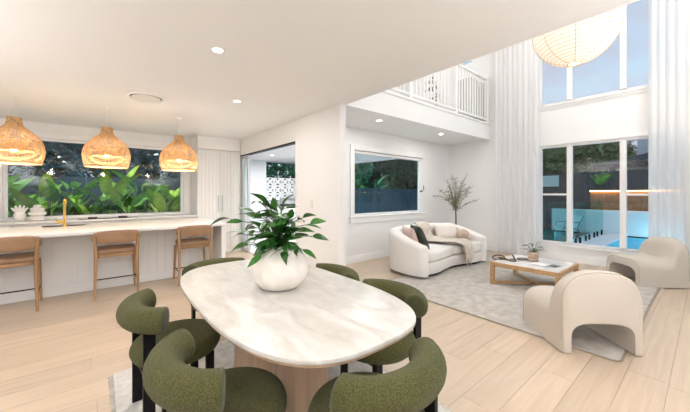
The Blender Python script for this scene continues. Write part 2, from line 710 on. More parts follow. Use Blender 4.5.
skirt_y('baseboard_picture_window', XV, XB, YP)
skirt_x('baseboard_tall_window', XB, YB, YP - 0.03)
skirt_x('baseboard_sliding_door', XC, YS, 4.66)
bm = NB()
box(bm, XC - 0.004, XV + 0.004, YS - 0.022, YS, 0, 0.14)
struct('baseboard_pillar', bm, 'trim_white')

# grooved boarding above and beside the kitchen window
bm = NB()
x = XL
while x < XC - 0.02:
    w = min(0.098, XC - x)
    box(bm, x + 0.004, x + w, YK - 0.014, YK, 2.52, ZC)
    if x < -1.51 or x > 1.74:
        box(bm, x + 0.004, x + w, YK - 0.014, YK, 0.92, 2.52)
    x += 0.1
o = struct('trim_2', bm, 'joinery_white')

# ------------------------------------------------------------------ windows
def pane_obj(name, parent, dims, m='pane'):
    b_ = NB()
    box(b_, *dims)
    return obj(name, b_, m, parent, smooth=False)


def empty_struct(name):
    o_ = bpy.data.objects.new(name, None)
    C.objects.link(o_)
    o_['kind'] = 'structure'
    return o_


# kitchen window
w = empty_struct('window_1')
w['label'] = 'long kitchen window above the back bench'
xa, xb, za, zb = -1.27, 1.60, 0.945, 2.44
bm = NB()
for a in ((xa - 0.13, xa, za - 0.02, zb + 0.10), (xb, xb + 0.13, za - 0.02, zb + 0.10), (xa, xb, zb, zb + 0.10)):
    rbox(bm, a[0], a[1], YK - 0.03, YK + 0.0, a[2], a[3], 0.006, 1)
obj('architrave', bm, 'trim_white', w)
bm = NB()
rbox(bm, xa - 0.15, xb + 0.15, YK - 0.06, YK + 0.06, za - 0.024, za, 0.008, 1)
obj('window_sill', bm, 'trim_white', w)
bm = NB()
for a in ((xa, xa + 0.05, za, zb), (xb - 0.05, xb, za, zb), (xa + .05, xb - .05, za, za + 0.025), (xa + .05, xb - .05, zb - 0.045, zb)):
    box(bm, a[0], a[1], YK + 0.06, YK + 0.12, a[2], a[3])
obj('window_frame', bm, 'trim_white', w)
pane_obj('glass_pane', w, (xa + .05, xb - .05, YK + 0.085, YK + 0.095, za + .025, zb - .045), 'pane_blue')

# picture window
w = empty_struct('window_2')
w['label'] = 'picture window behind the sofa'
xa, xb, za, zb = 4.02, 6.29, 0.94, 2.28
bm = NB()
for a in ((xa - 0.11, xa, za - 0.02, zb + 0.11), (xb, xb + 0.11, za - 0.02, zb + 0.11), (xa, xb, zb, zb + 0.11),
          (xa - 0.11, xb + 0.11, za - 0.15, za - 0.03)):
    rbox(bm, a[0], a[1], YP - 0.028, YP, a[2], a[3], 0.006, 1)
obj('architrave', bm, 'trim_white', w)
bm = NB()
rbox(bm, xa - 0.13, xb + 0.13, YP - 0.05, YP + 0.04, za - 0.035, za, 0.008, 1)
obj('window_sill', bm, 'trim_white', w)
bm = NB()
for a in ((xa, xa + 0.045, za, zb), (xb - 0.045, xb, za, zb), (xa + .045, xb - .045, za, za + 0.04), (xa + .045, xb - .045, zb - 0.04, zb)):
    box(bm, a[0], a[1], YP + 0.05, YP + 0.10, a[2], a[3])
obj('window_frame', bm, 'trim_white', w)
pane_obj('glass_pane', w, (xa + .045, xb - .045, YP + 0.07, YP + 0.08, za + .04, zb - .04), 'pane_blue')
bm = NB()
rbox(bm, xb - 0.03, xb - 0.005, YP - 0.02, YP + 0.05, 1.44, 1.47, 0.004, 1)
tube(bm, [(xb - 0.02, YP - 0.01, 1.46), (xb + 0.0, YP - 0.05, 1.50), (xb + 0.0, YP - 0.05, 1.60)], 0.008, 6)
obj('winder_handle', bm, 'dark_metal', w)
# roller blind rolled up at the head
t = thing('roller_blind', 'rolled-up white roller blind at the head of the picture window', 'blind', (5.155, YP + 0.02, 2.24))
bm = NB()
tube(bm, [(-1.12, 0, 0.0), (1.12, 0, 0.0)], 0.028, 14)
obj('blind_roll', bm, 'joinery_white', t)
bm = NB()
tube(bm, [(-1.10, -0.02, -0.03), (1.10, -0.02, -0.03)], 0.009, 8)
obj('bottom_rail', bm, 'door_aluminium', t)

# tall wall: lower and upper windows share the same mullion spacing
def tall_window(name, za, zb, rails, label):
    w_ = empty_struct(name)
    w_['label'] = label
    b_ = NB()
    x0, x1 = XB + 0.04, XB + 0.11
    F = 0.05
    box(b_, x0, x1, WY0, WY0 + F, za, zb)
    box(b_, x0, x1, WY1 - F * .4, WY1, za, zb)
    box(b_, x0, x1, WY0 + F, WY1 - F * .4, za, za + F)
    box(b_, x0, x1, WY0 + F, WY1 - F * .4, zb - F, zb)
    obj('window_frame', b_, 'trim_white', w_, smooth=False)
    ys = [WY0 + F, 1.005, 1.825, WY1 - F * .4]
    for k, ym in enumerate((1.005, 1.825)):
        b_ = NB()
        rbox(b_, x0 - 0.03, x1, ym - 0.045, ym + 0.045, za + F, zb - F, 0.006, 1)
        obj('mullion', b_, 'trim_white', w_)
    for k in range(3):
        ya, yb_ = ys[k] + (0.045 if k else 0), ys[k + 1] - (0.045 if k < 2 else 0)
        if k in rails:
            b_ = NB()
            rbox(b_, x0 - 0.01, x1 - 0.01, ya, yb_, 1.36, 1.40, 0.004, 1)
            obj('transom_rail', b_, 'trim_white', w_)
            pane_obj('glass_pane', w_, (x0 + .03, x0 + .04, ya, yb_, za + F, 1.36))
            pane_obj('glass_pane', w_, (x0 + .03, x0 + .04, ya, yb_, 1.40, zb - F))
        else:
            pane_obj('glass_pane', w_, (x0 + .03, x0 + .04, ya, yb_, za + F, zb - F))
    b_ = NB()
    rbox(b_, XB - 0.05, XB + 0.05, WY0 - 0.1, WY1 + 0.06, za - 0.035, za, 0.008, 1)
    box(b_, XB - 0.02, XB, WY0 - 0.1, WY1 + 0.06, za - 0.09, za - 0.035)
    obj('window_sill', b_, 'trim_white', w_)
    b_ = NB()
    box(b_, XB - 0.02, XB, WY1, WY1 + 0.06, za, zb)
    box(b_, XB - 0.02, XB, WY0 - 0.06, WY1 + 0.06, zb, zb + 0.05)
    obj('architrave', b_, 'trim_white', w_, smooth=False)


tall_window('window_3', 0.33, 2.43, (0, 2), 'lower window with a view of the pool')
tall_window('window_4', 3.29, 5.2, (), 'upper window full of dusk sky')
w = empty_struct('window_5')
bm = NB()
for a in ((3.90, 3.93, 4.78, 5.2), (4.19, 4.22, 4.78, 5.2), (3.93, 4.19, 4.78, 4.81), (3.93, 4.19, 5.17, 5.2)):
    box(bm, XB + 0.03, XB + 0.09, a[0], a[1], a[2], a[3])
obj('window_frame', bm, 'trim_white', w, smooth=False)
pane_obj('glass_pane', w, (XB + .055, XB + .065, 3.93, 4.19, 4.81, 5.17))
# glazing of unseen openings added to let in sky light
for nme, ax, dims in (('unseen_window_6', 'x', (XL - 0.08, XL - 0.07, 1.0, 4.0, 0, 2.4)),
                      ('unseen_window_7', 'y', (-1.6, 1.9, YB - 0.08, YB - 0.07, 0, 2.4)),
                      ('unseen_window_8', 'y', (3.5, 6.9, YB - 0.08, YB - 0.07, 0, 2.4)),
                      ('unseen_window_9', 'y', (3.5, 6.9, YB - 0.08, YB - 0.07, 3.2, 5.1))):
    bm = NB()
    box(bm, *dims)
    o = obj(nme, bm, 'pane', smooth=False)
    o['kind'] = 'structure'

# sliding door stacked at the far end of the opening
w = empty_struct('door_1')
w['label'] = 'stacked sliding glass door panels opening to the outdoor kitchen'
bm = NB()
box(bm, XC - 0.01, XC, 4.66, 4.70, 0, 2.38)
box(bm, XC - 0.01, XC, 7.40, 7.42, 0, 2.38)
box(bm, XC - 0.01, XC, 4.70, 7.40, 2.34, 2.38)
obj('door_jamb', bm, 'trim_white', w, smooth=False)
bm = NB()
box(bm, XC + 0.002, XV - 0.005, 4.71, 7.39, 2.315, 2.339)
obj('head_track', bm, 'black_metal', w, smooth=False)
for k in range(3):
    xx = XC + 0.015 + 0.03 * k
    y0_, y1_ = 6.93 + 0.03 * k, 7.32 + 0.03 * k
    bm = NB()
    box(bm, xx, xx + 0.022, y0_, y0_ + 0.05, 0.02, 2.31)
    box(bm, xx, xx + 0.022, y1_ - 0.05, y1_, 0.02, 2.31)
    box(bm, xx, xx + 0.022, y0_ + .05, y1_ - .05, 0.02, 0.10)
    box(bm, xx, xx + 0.022, y0_ + .05, y1_ - .05, 2.25, 2.31)
    p = obj('door_panel', bm, 'door_aluminium', w, smooth=False)
    pane_obj('glass_pane', p, (xx + .008, xx + .014, y0_ + .05, y1_ - .05, 0.10, 2.25))

# switch plate
t = thing('light_switch', 'white light switch plate on the blank wall by the sliding door', 'switch', (XC, 4.18, 1.22))
bm = NB()
rbox(bm, -0.009, 0.0, -0.036, 0.036, -0.058, 0.058, 0.003, 1)
obj('plate', bm, 'switch_plastic', t)
bm = NB()
rbox(bm, -0.013, -0.008, -0.012, 0.012, -0.02, 0.02, 0.002, 1)
obj('rocker', bm, 'switch_plastic', t)

# ------------------------------------------------------------------ downlights and vent
def downlight(name, x, y, z, label, watts, group, lamp=True):
    t_ = thing(name, label, 'downlight', (x, y, z), 0, group)
    b_ = NB()
    lathe(b_, [(0.062, 0.0), (0.062, -0.006), (0.048, -0.009), (0.043, -0.004), (0.043, 0.0)], 24)
    obj('trim_ring', b_, 'trim_white', t_)
    b_ = NB()
    lathe(b_, [(0.042, -0.0005), (0.042, -0.003), (0.03, -0.004)], 24)
    obj('lens', b_, 'lamp_lens', t_)
    ld = bpy.data.lights.new('downlight_beam', 'AREA')
    ld.shape = 'DISK'
    ld.size = 0.12
    ld.energy = watts
    ld.spread = R(178)
    ld.color = (1.0, 0.98, 0.965)
    lo = bpy.data.objects.new('downlight_beam', ld)
    C.objects.link(lo)
    lo.parent = t_
    lo.location = (0, 0, -0.02)
    return t_


for x, y, lab in ((0.86, 2.87, 'recessed round downlight, nearest and brightest in the low ceiling'),
                  (1.55, 4.29, 'smaller recessed downlight in the low ceiling towards the sliding door'),
                  (-1.0, 1.3, 'unseen recessed downlight left of the camera'),
                  (-1.0, -0.8, 'unseen recessed downlight behind the camera on the left'),
                  (1.0, -0.9, 'unseen recessed downlight behind the camera'),
                  (2.2, 0.15, 'unseen recessed downlight near the edge of the low ceiling')):
    downlight('downlight', x, y, ZC, lab, DOWNLIGHT_W, 'downlights in the low ceiling')  # last four are out of view, put in to light the room
downlight('downlight', 3.94, 3.79, ZC, 'recessed downlight under the balcony, above the left of the picture window', DOWNLIGHT_W * .55, 'downlights under the balcony')
downlight('downlight', 5.89, 3.78, ZC, 'recessed downlight under the balcony, nearer the olive tree', DOWNLIGHT_W * .55, 'downlights under the balcony')
for x, y, lab in ((4.0, 0.0, 'unseen high void downlight above the armchair at the rug corner'), (6.3, 0.0, 'unseen high void downlight above the armchair by the window'),
                  (4.0, 2.2, 'unseen high void downlight above the near side of the rug'), (6.3, 2.2, 'unseen high void downlight above the window side of the rug'),
                  (4.0, 4.8, 'unseen downlight in the upstairs hall ceiling near the stairs end'), (6.3, 4.8, 'unseen downlight in the upstairs hall ceiling near the potted plant')):
    downlight('downlight', x, y, ZT, lab, VOID_W, 'unseen downlights in the void ceiling')  # out of view, put in to light the void and hall

def fill_torchiere(label, x, y, watts):  # uplighters out of view, added to brighten ceilings and walls
    t_ = thing('fill_floor_lamp', label, 'floor lamp', (x, y, 0.0), 0, 'added uplighters out of view')
    b_ = NB()
    lathe(b_, [(0.14, 0.0), (0.14, 0.015), (0.03, 0.03)], 28)
    obj('base', b_, 'black_metal', t_)
    b_ = NB()
    tube(b_, [(0, 0, 0.025), (0, 0, 1.62)], 0.012, 10)
    obj('pole', b_, 'black_metal', t_)
    b_ = NB()
    lathe(b_, [(0.02, 1.61), (0.09, 1.63), (0.19, 1.72), (0.185, 1.722), (0.085, 1.642), (0.02, 1.625)], 28)
    obj('bowl_shade', b_, 'ceramic_plain', t_)
    ld_ = bpy.data.lights.new('fill_uplight', 'AREA')
    ld_.shape = 'DISK'
    ld_.size = 0.3
    ld_.energy = watts
    ld_.color = (1.0, 0.98, 0.965)
    lo_ = bpy.data.objects.new('fill_uplight', ld_)
    C.objects.link(lo_)
    lo_.parent = t_
    lo_.location = (0, 0, 1.715)
    lo_.rotation_euler = (PI, 0, 0)


fill_torchiere('added unseen black uplighter by the left wall', -2.2, 3.1, FILL_UPLIGHT_W)
fill_torchiere('added unseen black uplighter behind the camera on the left', -1.9, -1.2, FILL_UPLIGHT_W)
fill_torchiere('added unseen black uplighter behind the camera under the low ceiling edge', 2.2, -1.4, FILL_UPLIGHT_W)
fill_torchiere('added unseen black uplighter behind the armchairs', 5.4, -1.3, FILL_UPLIGHT_W * 1.2)

t = thing('ceiling_vent', 'round white air vent in the low ceiling', 'vent', (0.53, 4.9, ZC))
bm = NB()
lathe(bm, [(0.215, 0.0), (0.215, -0.012), (0.195, -0.020), (0.185, -0.012), (0.185, 0.0)], 40)
obj('rim', bm, 'trim_white', t)
bm = NB()
lathe(bm, [(0.184, -0.0005), (0.184, -0.003), (0.1, -0.003)], 40)
obj('throat', bm, 'dark_metal', t)
bm = NB()
lathe(bm, [(0.10, -0.004), (0.168, -0.016), (0.168, -0.024), (0.09, -0.028), (0.03, -0.028)], 40)
obj('face_plate', bm, 'trim_white', t)

# ------------------------------------------------------------------ kitchen joinery
IX0, IX1 = -2.3, 1.69
t = thing('kitchen_island', 'long white kitchen island with boarded front behind the bar stools', 'kitchen island', (0, 0, 0))
bm = NB()
box(bm, IX0 + 0.06, IX1 - 0.07, 5.70, 6.42, 0.0, 0.86)
obj('carcass', bm, 'joinery_white', t, smooth=False)
bm = NB()
x = IX0 + 0.06
while x < IX1 - 0.08:
    w_ = min(0.12, IX1 - 0.07 - x)
    box(bm, x + 0.002, x + w_ - 0.002, 5.688, 5.70, 0.10, 0.86)
    x += 0.12
o = obj('front_boards', bm, 'joinery_white', t, smooth=False)
o['kind'] = 'stuff'
bm = NB()
rbox(bm, IX0 + 0.06, IX1 - 0.07, 5.674, 5.70, 0.0, 0.115, 0.006, 1)
obj('kickboard', bm, 'trim_white', t)
bm = NB()
rbox(bm, IX1 - 0.07, IX1, 5.20, 6.46, 0.0, 0.858, 0.004, 1)
obj('end_panel', bm, 'joinery_white', t)
bm = NB()
rbox(bm, IX0, IX1, 5.17, 6.47, 0.86, 0.905, 0.006, 2)
tag(obj('island_benchtop', bm, 'stone_bench'), 'pale stone benchtop running along the kitchen island', 'benchtop')
# sink and mixer
t = thing('kitchen_sink', 'dark-rimmed undermount sink set in the island benchtop', 'sink', (-0.36, 6.24, 0.905))
bm = NB()
prism(bm, rrect(-0.26, 0.24, -0.05, 0.15, 0.03), 0.0, 0.004, 0.0015, 1)
obj('rim', bm, 'dark_metal', t)
bm = NB()
prism(bm, rrect(-0.24, 0.22, -0.035, 0.135, 0.03), 0.004, 0.0055)
obj('basin', bm, 'black_metal', t)
t = thing('kitchen_tap', 'brushed brass kitchen tap on the island', 'tap', (-0.36, 6.12, 0.905))
bm = NB()
lathe(bm, [(0.028, 0.0), (0.028, 0.012), (0.020, 0.016), (0.020, 0.05)], 16)
obj('base', bm, 'brass', t)
bm = NB()
tube(bm, [(0, 0, 0.04), (0, 0, 0.38), (0, 0.02, 0.40), (0, 0.16, 0.40), (0, 0.18, 0.385), (0, 0.18, 0.34)], 0.018, 10)
obj('spout', bm, 'brass', t)
bm = NB()
tube(bm, [(-0.01, 0, 0.07), (-0.09, -0.01, 0.075)], 0.019, 10)
tube(bm, [(-0.075, -0.01, 0.075), (-0.10, -0.02, 0.13)], 0.008, 8)
obj('lever', bm, 'brass', t)

# back bench units and top
x = -2.6
k = 0
while x < 1.7:
    x2 = min(x + 0.75, 1.74)
    t = thing('base_cabinet', 'white kitchen base cabinet under the window, number %d from the left wall' % (k + 1), 'cabinet', (x, 7.32, 0), 0, 'base cabinets under the kitchen window')
    t['label'] = ['white base cabinet under the window, against the left wall', 'white base cabinet under the left end of the kitchen window',
                  'white base cabinet under the window behind the brass tap', 'white base cabinet directly under the cooktop',
                  'white base cabinet under the window right of the cooktop', 'white base cabinet beside the tall pantry cabinet'][k]
    bm = NB()
    box(bm, 0.002, x2 - x - 0.002, 0.02, 0.58, 0.1, 0.88)
    obj('body', bm, 'joinery_white', t, smooth=False)
    bm = NB()
    rbox(bm, 0.004, x2 - x - 0.004, 0.0, 0.019, 0.11, 0.87, 0.003, 1)
    d = obj('door', bm, 'joinery_white', t)
    bm = NB()
    rbox(bm, 0.05, 0.2, -0.022, 0.0, 0.80, 0.815, 0.003, 1)
    obj('handle', bm, 'steel', d)
    x = x2 if x2 < 1.7 else 9
    k += 1
bm = NB()
rbox(bm, XL + 0.01, 1.745, 7.28, YK - 0.016, 0.88, 0.92, 0.005, 1)
tag(obj('back_benchtop', bm, 'stone_bench'), 'pale stone benchtop under the kitchen window', 'benchtop')
t = thing('cooktop', 'flat black cooktop on the back bench', 'cooktop', (0.2, 7.55, 0.921))
bm = NB()
rbox(bm, -0.45, 0.45, -0.25, 0.25, 0.0, 0.008, 0.003, 1)
obj('glass_top', bm, 'cooktop', t)
for gx, gy in ((-0.25, -0.1), (-0.25, 0.12), (0.22, -0.1), (0.22, 0.12)):
    bm = NB()
    lathe(bm, [(0.07, 0.0085), (0.07, 0.02), (0.05, 0.022)], 20, gx, gy)
    obj('trivet', bm, 'dark_metal', t)

# tall cabinets
t = thing('pantry_cabinet', 'tall white grooved pantry cabinet with paired handles beside the kitchen window', 'cabinet', (1.76, 7.34, 0))
W = XC - 1.76 - 0.01
bm = NB()
box(bm, 0, W, 0.02, YK - 7.34 - 0.016, 0.0, 2.42)
obj('body', bm, 'joinery_white', t, smooth=False)
bm = NB()
box(bm, 0, W, -0.01, YK - 7.34 - 0.016, 2.425, ZC - 0.002)
obj('bulkhead', bm, 'joinery_white', t, smooth=False)
for k in range(2):
    x0_ = 0.004 + k * (W / 2)
    bm = NB()
    n_ = 6
    ww = (W / 2 - 0.008) / n_
    for j in range(n_):
        box(bm, x0_ + j * ww + 0.003, x0_ + (j + 1) * ww - 0.001, 0.0, 0.018, 0.09, 2.41)
    box(bm, x0_, x0_ + W / 2 - 0.008, 0.008, 0.018, 0.09, 2.41)
    d = obj('door', bm, 'joinery_white', t, smooth=False)
    bm = NB()
    hx = x0_ + (W / 2 - 0.05 if k == 0 else 0.04)
    tube(bm, [(hx, 0, 0.97), (hx, -0.03, 0.97), (hx, -0.03, 1.35), (hx, 0, 1.35)], 0.007, 8)
    obj('handle', bm, 'steel', d)
bm = NB()
box(bm, 0.0, W, 0.012, 0.02, 0.0, 0.085)
obj('kickboard', bm, 'joinery_white', t, smooth=False)

# small white vessels on the back bench
t = thing('coral_vase', 'white fan-shaped vase on the kitchen back bench', 'vase', (-1.02, 7.62, 0.921))
bm = NB()
lathe(bm, [(0.05, 0), (0.06, 0.01), (0.085, 0.07), (0.075, 0.13), (0.04, 0.15)], 24)
obj('body', bm, 'ceramic_plain', t)
for k in range(5):
    a = R(-50 + 25 * k)
    bm = NB()
    tube(bm, [(0.02 * math.sin(a), 0, 0.13), (0.08 * math.sin(a), 0, 0.19), (0.13 * math.sin(a), 0, 0.14 + 0.14 * math.cos(a))], [0.03, 0.025, 0.012], 10)
    obj('finger', bm, 'ceramic_plain', t)
t = thing('tiered_jar', 'white tiered jar on the kitchen back bench', 'jar', (-0.80, 7.58, 0.921))
bm = NB()
lathe(bm, [(0.07, 0), (0.10, 0.015), (0.10, 0.07), (0.075, 0.085), (0.115, 0.105), (0.115, 0.15), (0.08, 0.165), (0.095, 0.18), (0.095, 0.22), (0.05, 0.235)], 28)
obj('body', bm, 'ceramic_plain', t)
bm = NB()
lathe(bm, [(0.05, 0.235), (0.055, 0.25), (0.05, 0.275), (0.02, 0.28)], 24)
obj('lid', bm, 'ceramic_plain', t)

# ------------------------------------------------------------------ bar stools
def make_stool(label):
    t_ = thing('bar_stool', label, 'stool', (0, 0, 0), 0, 'tan bar stools at the island')
    # local: +y towards island, back at -y
    b_ = NB()
    prism(b_, rrect(-0.225, 0.225, -0.20, 0.24, 0.07), 0.585, 0.65, 0.022, 3)
    obj('seat', b_, 'leather_tan', t_)
    b_ = NB()
    prism(b_, rrect(-0.215, 0.215, -0.19, 0.225, 0.05), 0.545, 0.586, 0.006, 1)
    obj('seat_rail', b_, 'stool_timber', t_)
    for sx in (-1, 1):
        b_ = NB()
        tube(b_, [(sx * 0.235, -0.245, 0.0), (sx * 0.222, -0.215, 0.55), (sx * 0.228, -0.225, 0.72), (sx * 0.235, -0.235, 0.85)], [0.014, 0.022, 0.021, 0.016], 10)
        obj('leg', b_, 'stool_timber', t_)
        b_ = NB()
        tube(b_, [(sx * 0.235, 0.235, 0.0), (sx * 0.215, 0.205, 0.56)], [0.014, 0.022], 10)
        obj('leg', b_, 'stool_timber', t_)
        b_ = NB()
        tube(b_, [(sx * 0.231, -0.236, 0.20), (sx * 0.231, 0.228, 0.20)], 0.007, 8)
        obj('footrest', b_, 'black_metal', t_)
    b_ = NB()
    tube(b_, [(-0.228, -0.232, 0.27), (0.228, -0.232, 0.27)], 0.007, 8)
    obj('footrest', b_, 'black_metal', t_)
    b_ = NB()
    tube(b_, [(-0.23, 0.222, 0.17), (0.23, 0.222, 0.17)], 0.008, 8)
    obj('footrest', b_, 'black_metal', t_)
    # curved padded back
    rings = []
    n_ = 20
    for i in range(n_ + 1):
        s = -1 + 2 * i / n_
        ang = s * R(62)
        cx, cy = 0.285 * math.sin(ang) , -0.03 - 0.26 * math.cos(ang)
        nx, ny = math.sin(ang), -math.cos(ang)
        half = 0.086 * (1 - 0.35 * abs(s) ** 3) * (1.0 if abs(s) < 0.99 else 0.8)
        zc = 0.825 - 0.01 * abs(s)
        th = 0.024 * (1 if abs(s) < 0.99 else 0.6)
        ring = []
        for k in range(14):
            a = 2 * PI * k / 14
            ca, sa = math.cos(a), math.sin(a)
            pz = half * math.copysign(abs(sa) ** 0.6, sa)
            pt = th * math.copysign(abs(ca) ** 0.7, ca)
            ring.append((cx + nx * pt, cy + ny * pt, zc + pz))
        rings.append(ring)
    b_ = NB()
    ring_loft(b_, rings)
    obj('backrest', b_, 'leather_tan', t_)
    return t_


st = make_stool('tan leather bar stool with timber legs in the middle of the three at the island')
st.location = (0.22, 5.32, 0)
dup(st, (-0.78, 5.32, 0), R(2), 'tan leather bar stool cut off by the left edge, under the leftmost pendant')
dup(st, (1.21, 5.34, 0), R(-2), 'tan leather bar stool at the right end of the island, partly behind the dining table')

# ------------------------------------------------------------------ rattan pendants
PROF = [(0.085, 0.63), (0.088, 0.60), (0.095, 0.55), (0.115, 0.515), (0.165, 0.475), (0.235, 0.425), (0.30, 0.36),
        (0.342, 0.29), (0.362, 0.21), (0.362, 0.14), (0.348, 0.07), (0.325, 0.0)]
pp = catmull([(r, 0, z) for r, z in PROF], 5)
PR = [(p.x, p.z) for p in pp]


def prof_at(u):
    f_ = u * (len(PR) - 1)
    i = min(int(f_), len(PR) - 2)
    q = f_ - i
    return PR[i][0] * (1 - q) + PR[i + 1][0] * q, PR[i][1] * (1 - q) + PR[i + 1][1] * q


def make_pendant(label, x, y):
    t_ = thing('rattan_pendant', label, 'pendant light', (x, y, 1.81), 0, 'rattan pendants over the island')
    t_.scale = (0.81, 0.81, 0.95)
    rr = random.Random(5)
    b_ = NB()
    N_ = 72
    rows = 46
    for i in range(rows):
        u = (i + 0.5) / rows
        r, z = prof_at(u)
        hw = 0.0052
        off = 0.0025 if i % 2 else -0.0025
        r1, z1 = prof_at(max(0, u - 0.006))
        r2, z2 = prof_at(min(1, u + 0.006))
        L_ = math.hypot(r2 - r1, z2 - z1)
        dx, dz = (r2 - r1) / L_, (z2 - z1) / L_
        va, vb = [], []
        for k in range(N_):
            a = 2 * PI * k / N_
            wv = off * (1 if k % 2 else -1)
            va.append(b_.verts.new(((r + wv - dx * hw) * math.cos(a), (r + wv - dx * hw) * math.sin(a), z - dz * hw)))
            vb.append(b_.verts.new(((r + wv + dx * hw) * math.cos(a), (r + wv + dx * hw) * math.sin(a), z + dz * hw)))
        for k in range(N_):
            b_.faces.new((va[k], va[(k + 1) % N_], vb[(k + 1) % N_], vb[k]))
    o_ = obj('weave', b_, 'rattan', t_)
    o_['kind'] = 'stuff'
    b_ = NB()
    for k in range(54):
        a = 2 * PI * (k + 0.5) / 54
        pts = []
        for j in range(15):
            r, z = prof_at(j / 14)
            pts.append((r * math.cos(a), r * math.sin(a), z))
        tube(b_, pts, 0.0034, 4, False)
    o_ = obj('cane_ribs', b_, 'rattan', t_)
    o_['kind'] = 'stuff'
    b_ = NB()
    tube(b_, [(0.325 * math.cos(2 * PI * k / 48), 0.325 * math.sin(2 * PI * k / 48), 0.0) for k in range(48)], 0.011, 8, False, True)
    obj('bottom_hoop', b_, 'rattan', t_)
    b_ = NB()
    tube(b_, [(0.085 * math.cos(2 * PI * k / 32), 0.085 * math.sin(2 * PI * k / 32), 0.63) for k in range(32)], 0.008, 8, False, True)
    obj('top_hoop', b_, 'rattan', t_)
    # inner cone
    b_ = NB()
    for i in range(22):
        u = i / 21
        r = 0.05 + 0.20 * u
        z = 0.34 - 0.17 * u
        tube(b_, [(r * math.cos(2 * PI * k / 40), r * math.sin(2 * PI * k / 40), z) for k in range(40)], 0.0036, 4, False, True)
    obj('inner_cone', b_, 'rattan', t_)
    b_ = NB()
    tube(b_, [(0.08, 0, 0.63), (0.078, 0, 0.68), (0.05, 0, 0.72), (0, 0, 0.735), (-0.05, 0, 0.72), (-0.078, 0, 0.68), (-0.08, 0, 0.63)], 0.004, 6)
    obj('wire_loop', b_, 'wire_white', t_)
    b_ = NB()
    tube(b_, [(0, 0, 0.30), (0, 0, 0.94)], 0.004, 6)
    obj('cord', b_, 'wire_white', t_)
    b_ = NB()
    lathe(b_, [(0.055, 0.937), (0.055, 0.9559), (0.02, 0.9579)][::-1], 24)
    obj('ceiling_cap', b_, 'trim_white', t_)
    b_ = NB()
    lathe(b_, [(0.018, 0.31), (0.02, 0.27)], 12)
    obj('lamp_holder', b_, 'wire_white', t_)
    b_ = NB()
    lathe(b_, [(0.012, 0.27), (0.02, 0.25), (0.034, 0.225), (0.04, 0.19), (0.034, 0.165), (0.015, 0.15)], 16)
    obj('bulb', b_, 'bulb_glow', t_)
    ld = bpy.data.lights.new('pendant_glow', 'POINT')
    ld.energy = PENDANT_W
    ld.shadow_soft_size = 0.05
    ld.color = (1.0, 0.89, 0.74)
    lo = bpy.data.objects.new('pendant_glow', ld)
    C.objects.link(lo)
    lo.parent = t_
    lo.location = (0, 0, 0.10)
    return t_


pd = make_pendant('woven rattan pendant light hanging in the middle of the row of three', 0.13, 5.9)
dup(pd, (-0.84, 5.9, 1.81), R(40), 'woven rattan pendant light at the left edge of the picture')
dup(pd, (1.12, 5.9, 1.81), R(75), 'woven rattan pendant light at the right end of the row, nearest the pantry')

# ------------------------------------------------------------------ rugs
t = thing('area_rug', 'large pale mottled rug under the coffee table', 'rug', (0, 0, 0))
bm = NB()
prism(bm, rrect(3.34, 6.72, 0.47, 3.25, 0.05), 0.0015, 0.013, 0.004, 1)
obj('pile', bm, 'rug_living', t)
bm = NB()
loop = [(x, y, 0.0065) for x, y in rrect(3.325, 6.735, 0.455, 3.265, 0.06)]
tube(bm, loop, 0.0062, 6, False, True)
obj('bound_edge', bm, 'rug_edge', t)
t = thing('dining_rug', 'off-white textured rug under the dining table', 'rug', (0, 0, 0))
bm = NB()
prism(bm, rrect(0.10, 1.74, 0.25, 2.93, 0.02), 0.0015, 0.012, 0.004, 1)
obj('pile', bm, 'rug_dining', t)
bm = NB()
rg = random.Random(2)
yy = 0.26
while yy < 2.92:
    for xs, s in ((0.10, -1), (1.74, 1)):
        tube(bm, [(xs, yy, 0.006), (xs + s * rg.uniform(0.02, 0.035), yy + rg.uniform(-.008, .008), 0.004)], 0.0025, 4)
    yy += 0.012
o = obj('fringe', bm, 'rug_dining', t)
o['kind'] = 'stuff'

# ------------------------------------------------------------------ dining table
def superell(cx, cy, a, b, n, N_=72):
    pts = []
    for k in range(N_):
        th = 2 * PI * k / N_
        c_, s_ = math.cos(th), math.sin(th)
        pts.append((cx + a * math.copysign(abs(c_) ** (2 / n), c_), cy + b * math.copysign(abs(s_) ** (2 / n), s_)))
    return pts


TX, TY = 0.975, 1.905
t = thing('dining_table', 'soft-cornered pale stone dining table on a timber pedestal', 'dining table', (TX, TY, 0))
bm = NB()
prism(bm, superell(0, 0, 0.53, 1.0, 3.1), 0.728, 0.75, 0.005, 2)
obj('stone_top', bm, 'table_stone', t)
bm = NB()
prism(bm, superell(0, 0, 0.522, 0.992, 3.1), 0.712, 0.728, 0.004, 1)
obj('timber_edge', bm, 'table_timber', t)
bm = NB()
rings = []
for zz, ka in ((0.013, 1.0), (0.03, 1.0), (0.25, 0.965), (0.5, 0.96), (0.66, 0.985), (0.712, 1.02)):
    rings.append([(x, y, zz) for x, y in superell(0, 0, 0.25 * ka, 0.48 * ka, 2.3, 56)])
ring_loft(bm, rings)
obj('pedestal', bm, 'table_timber', t)
bm = NB()
box(bm, -0.2, 0.2, -0.7, 0.7, 0.695, 0.711)
obj('under_frame', bm, 'black_metal', t, smooth=False)

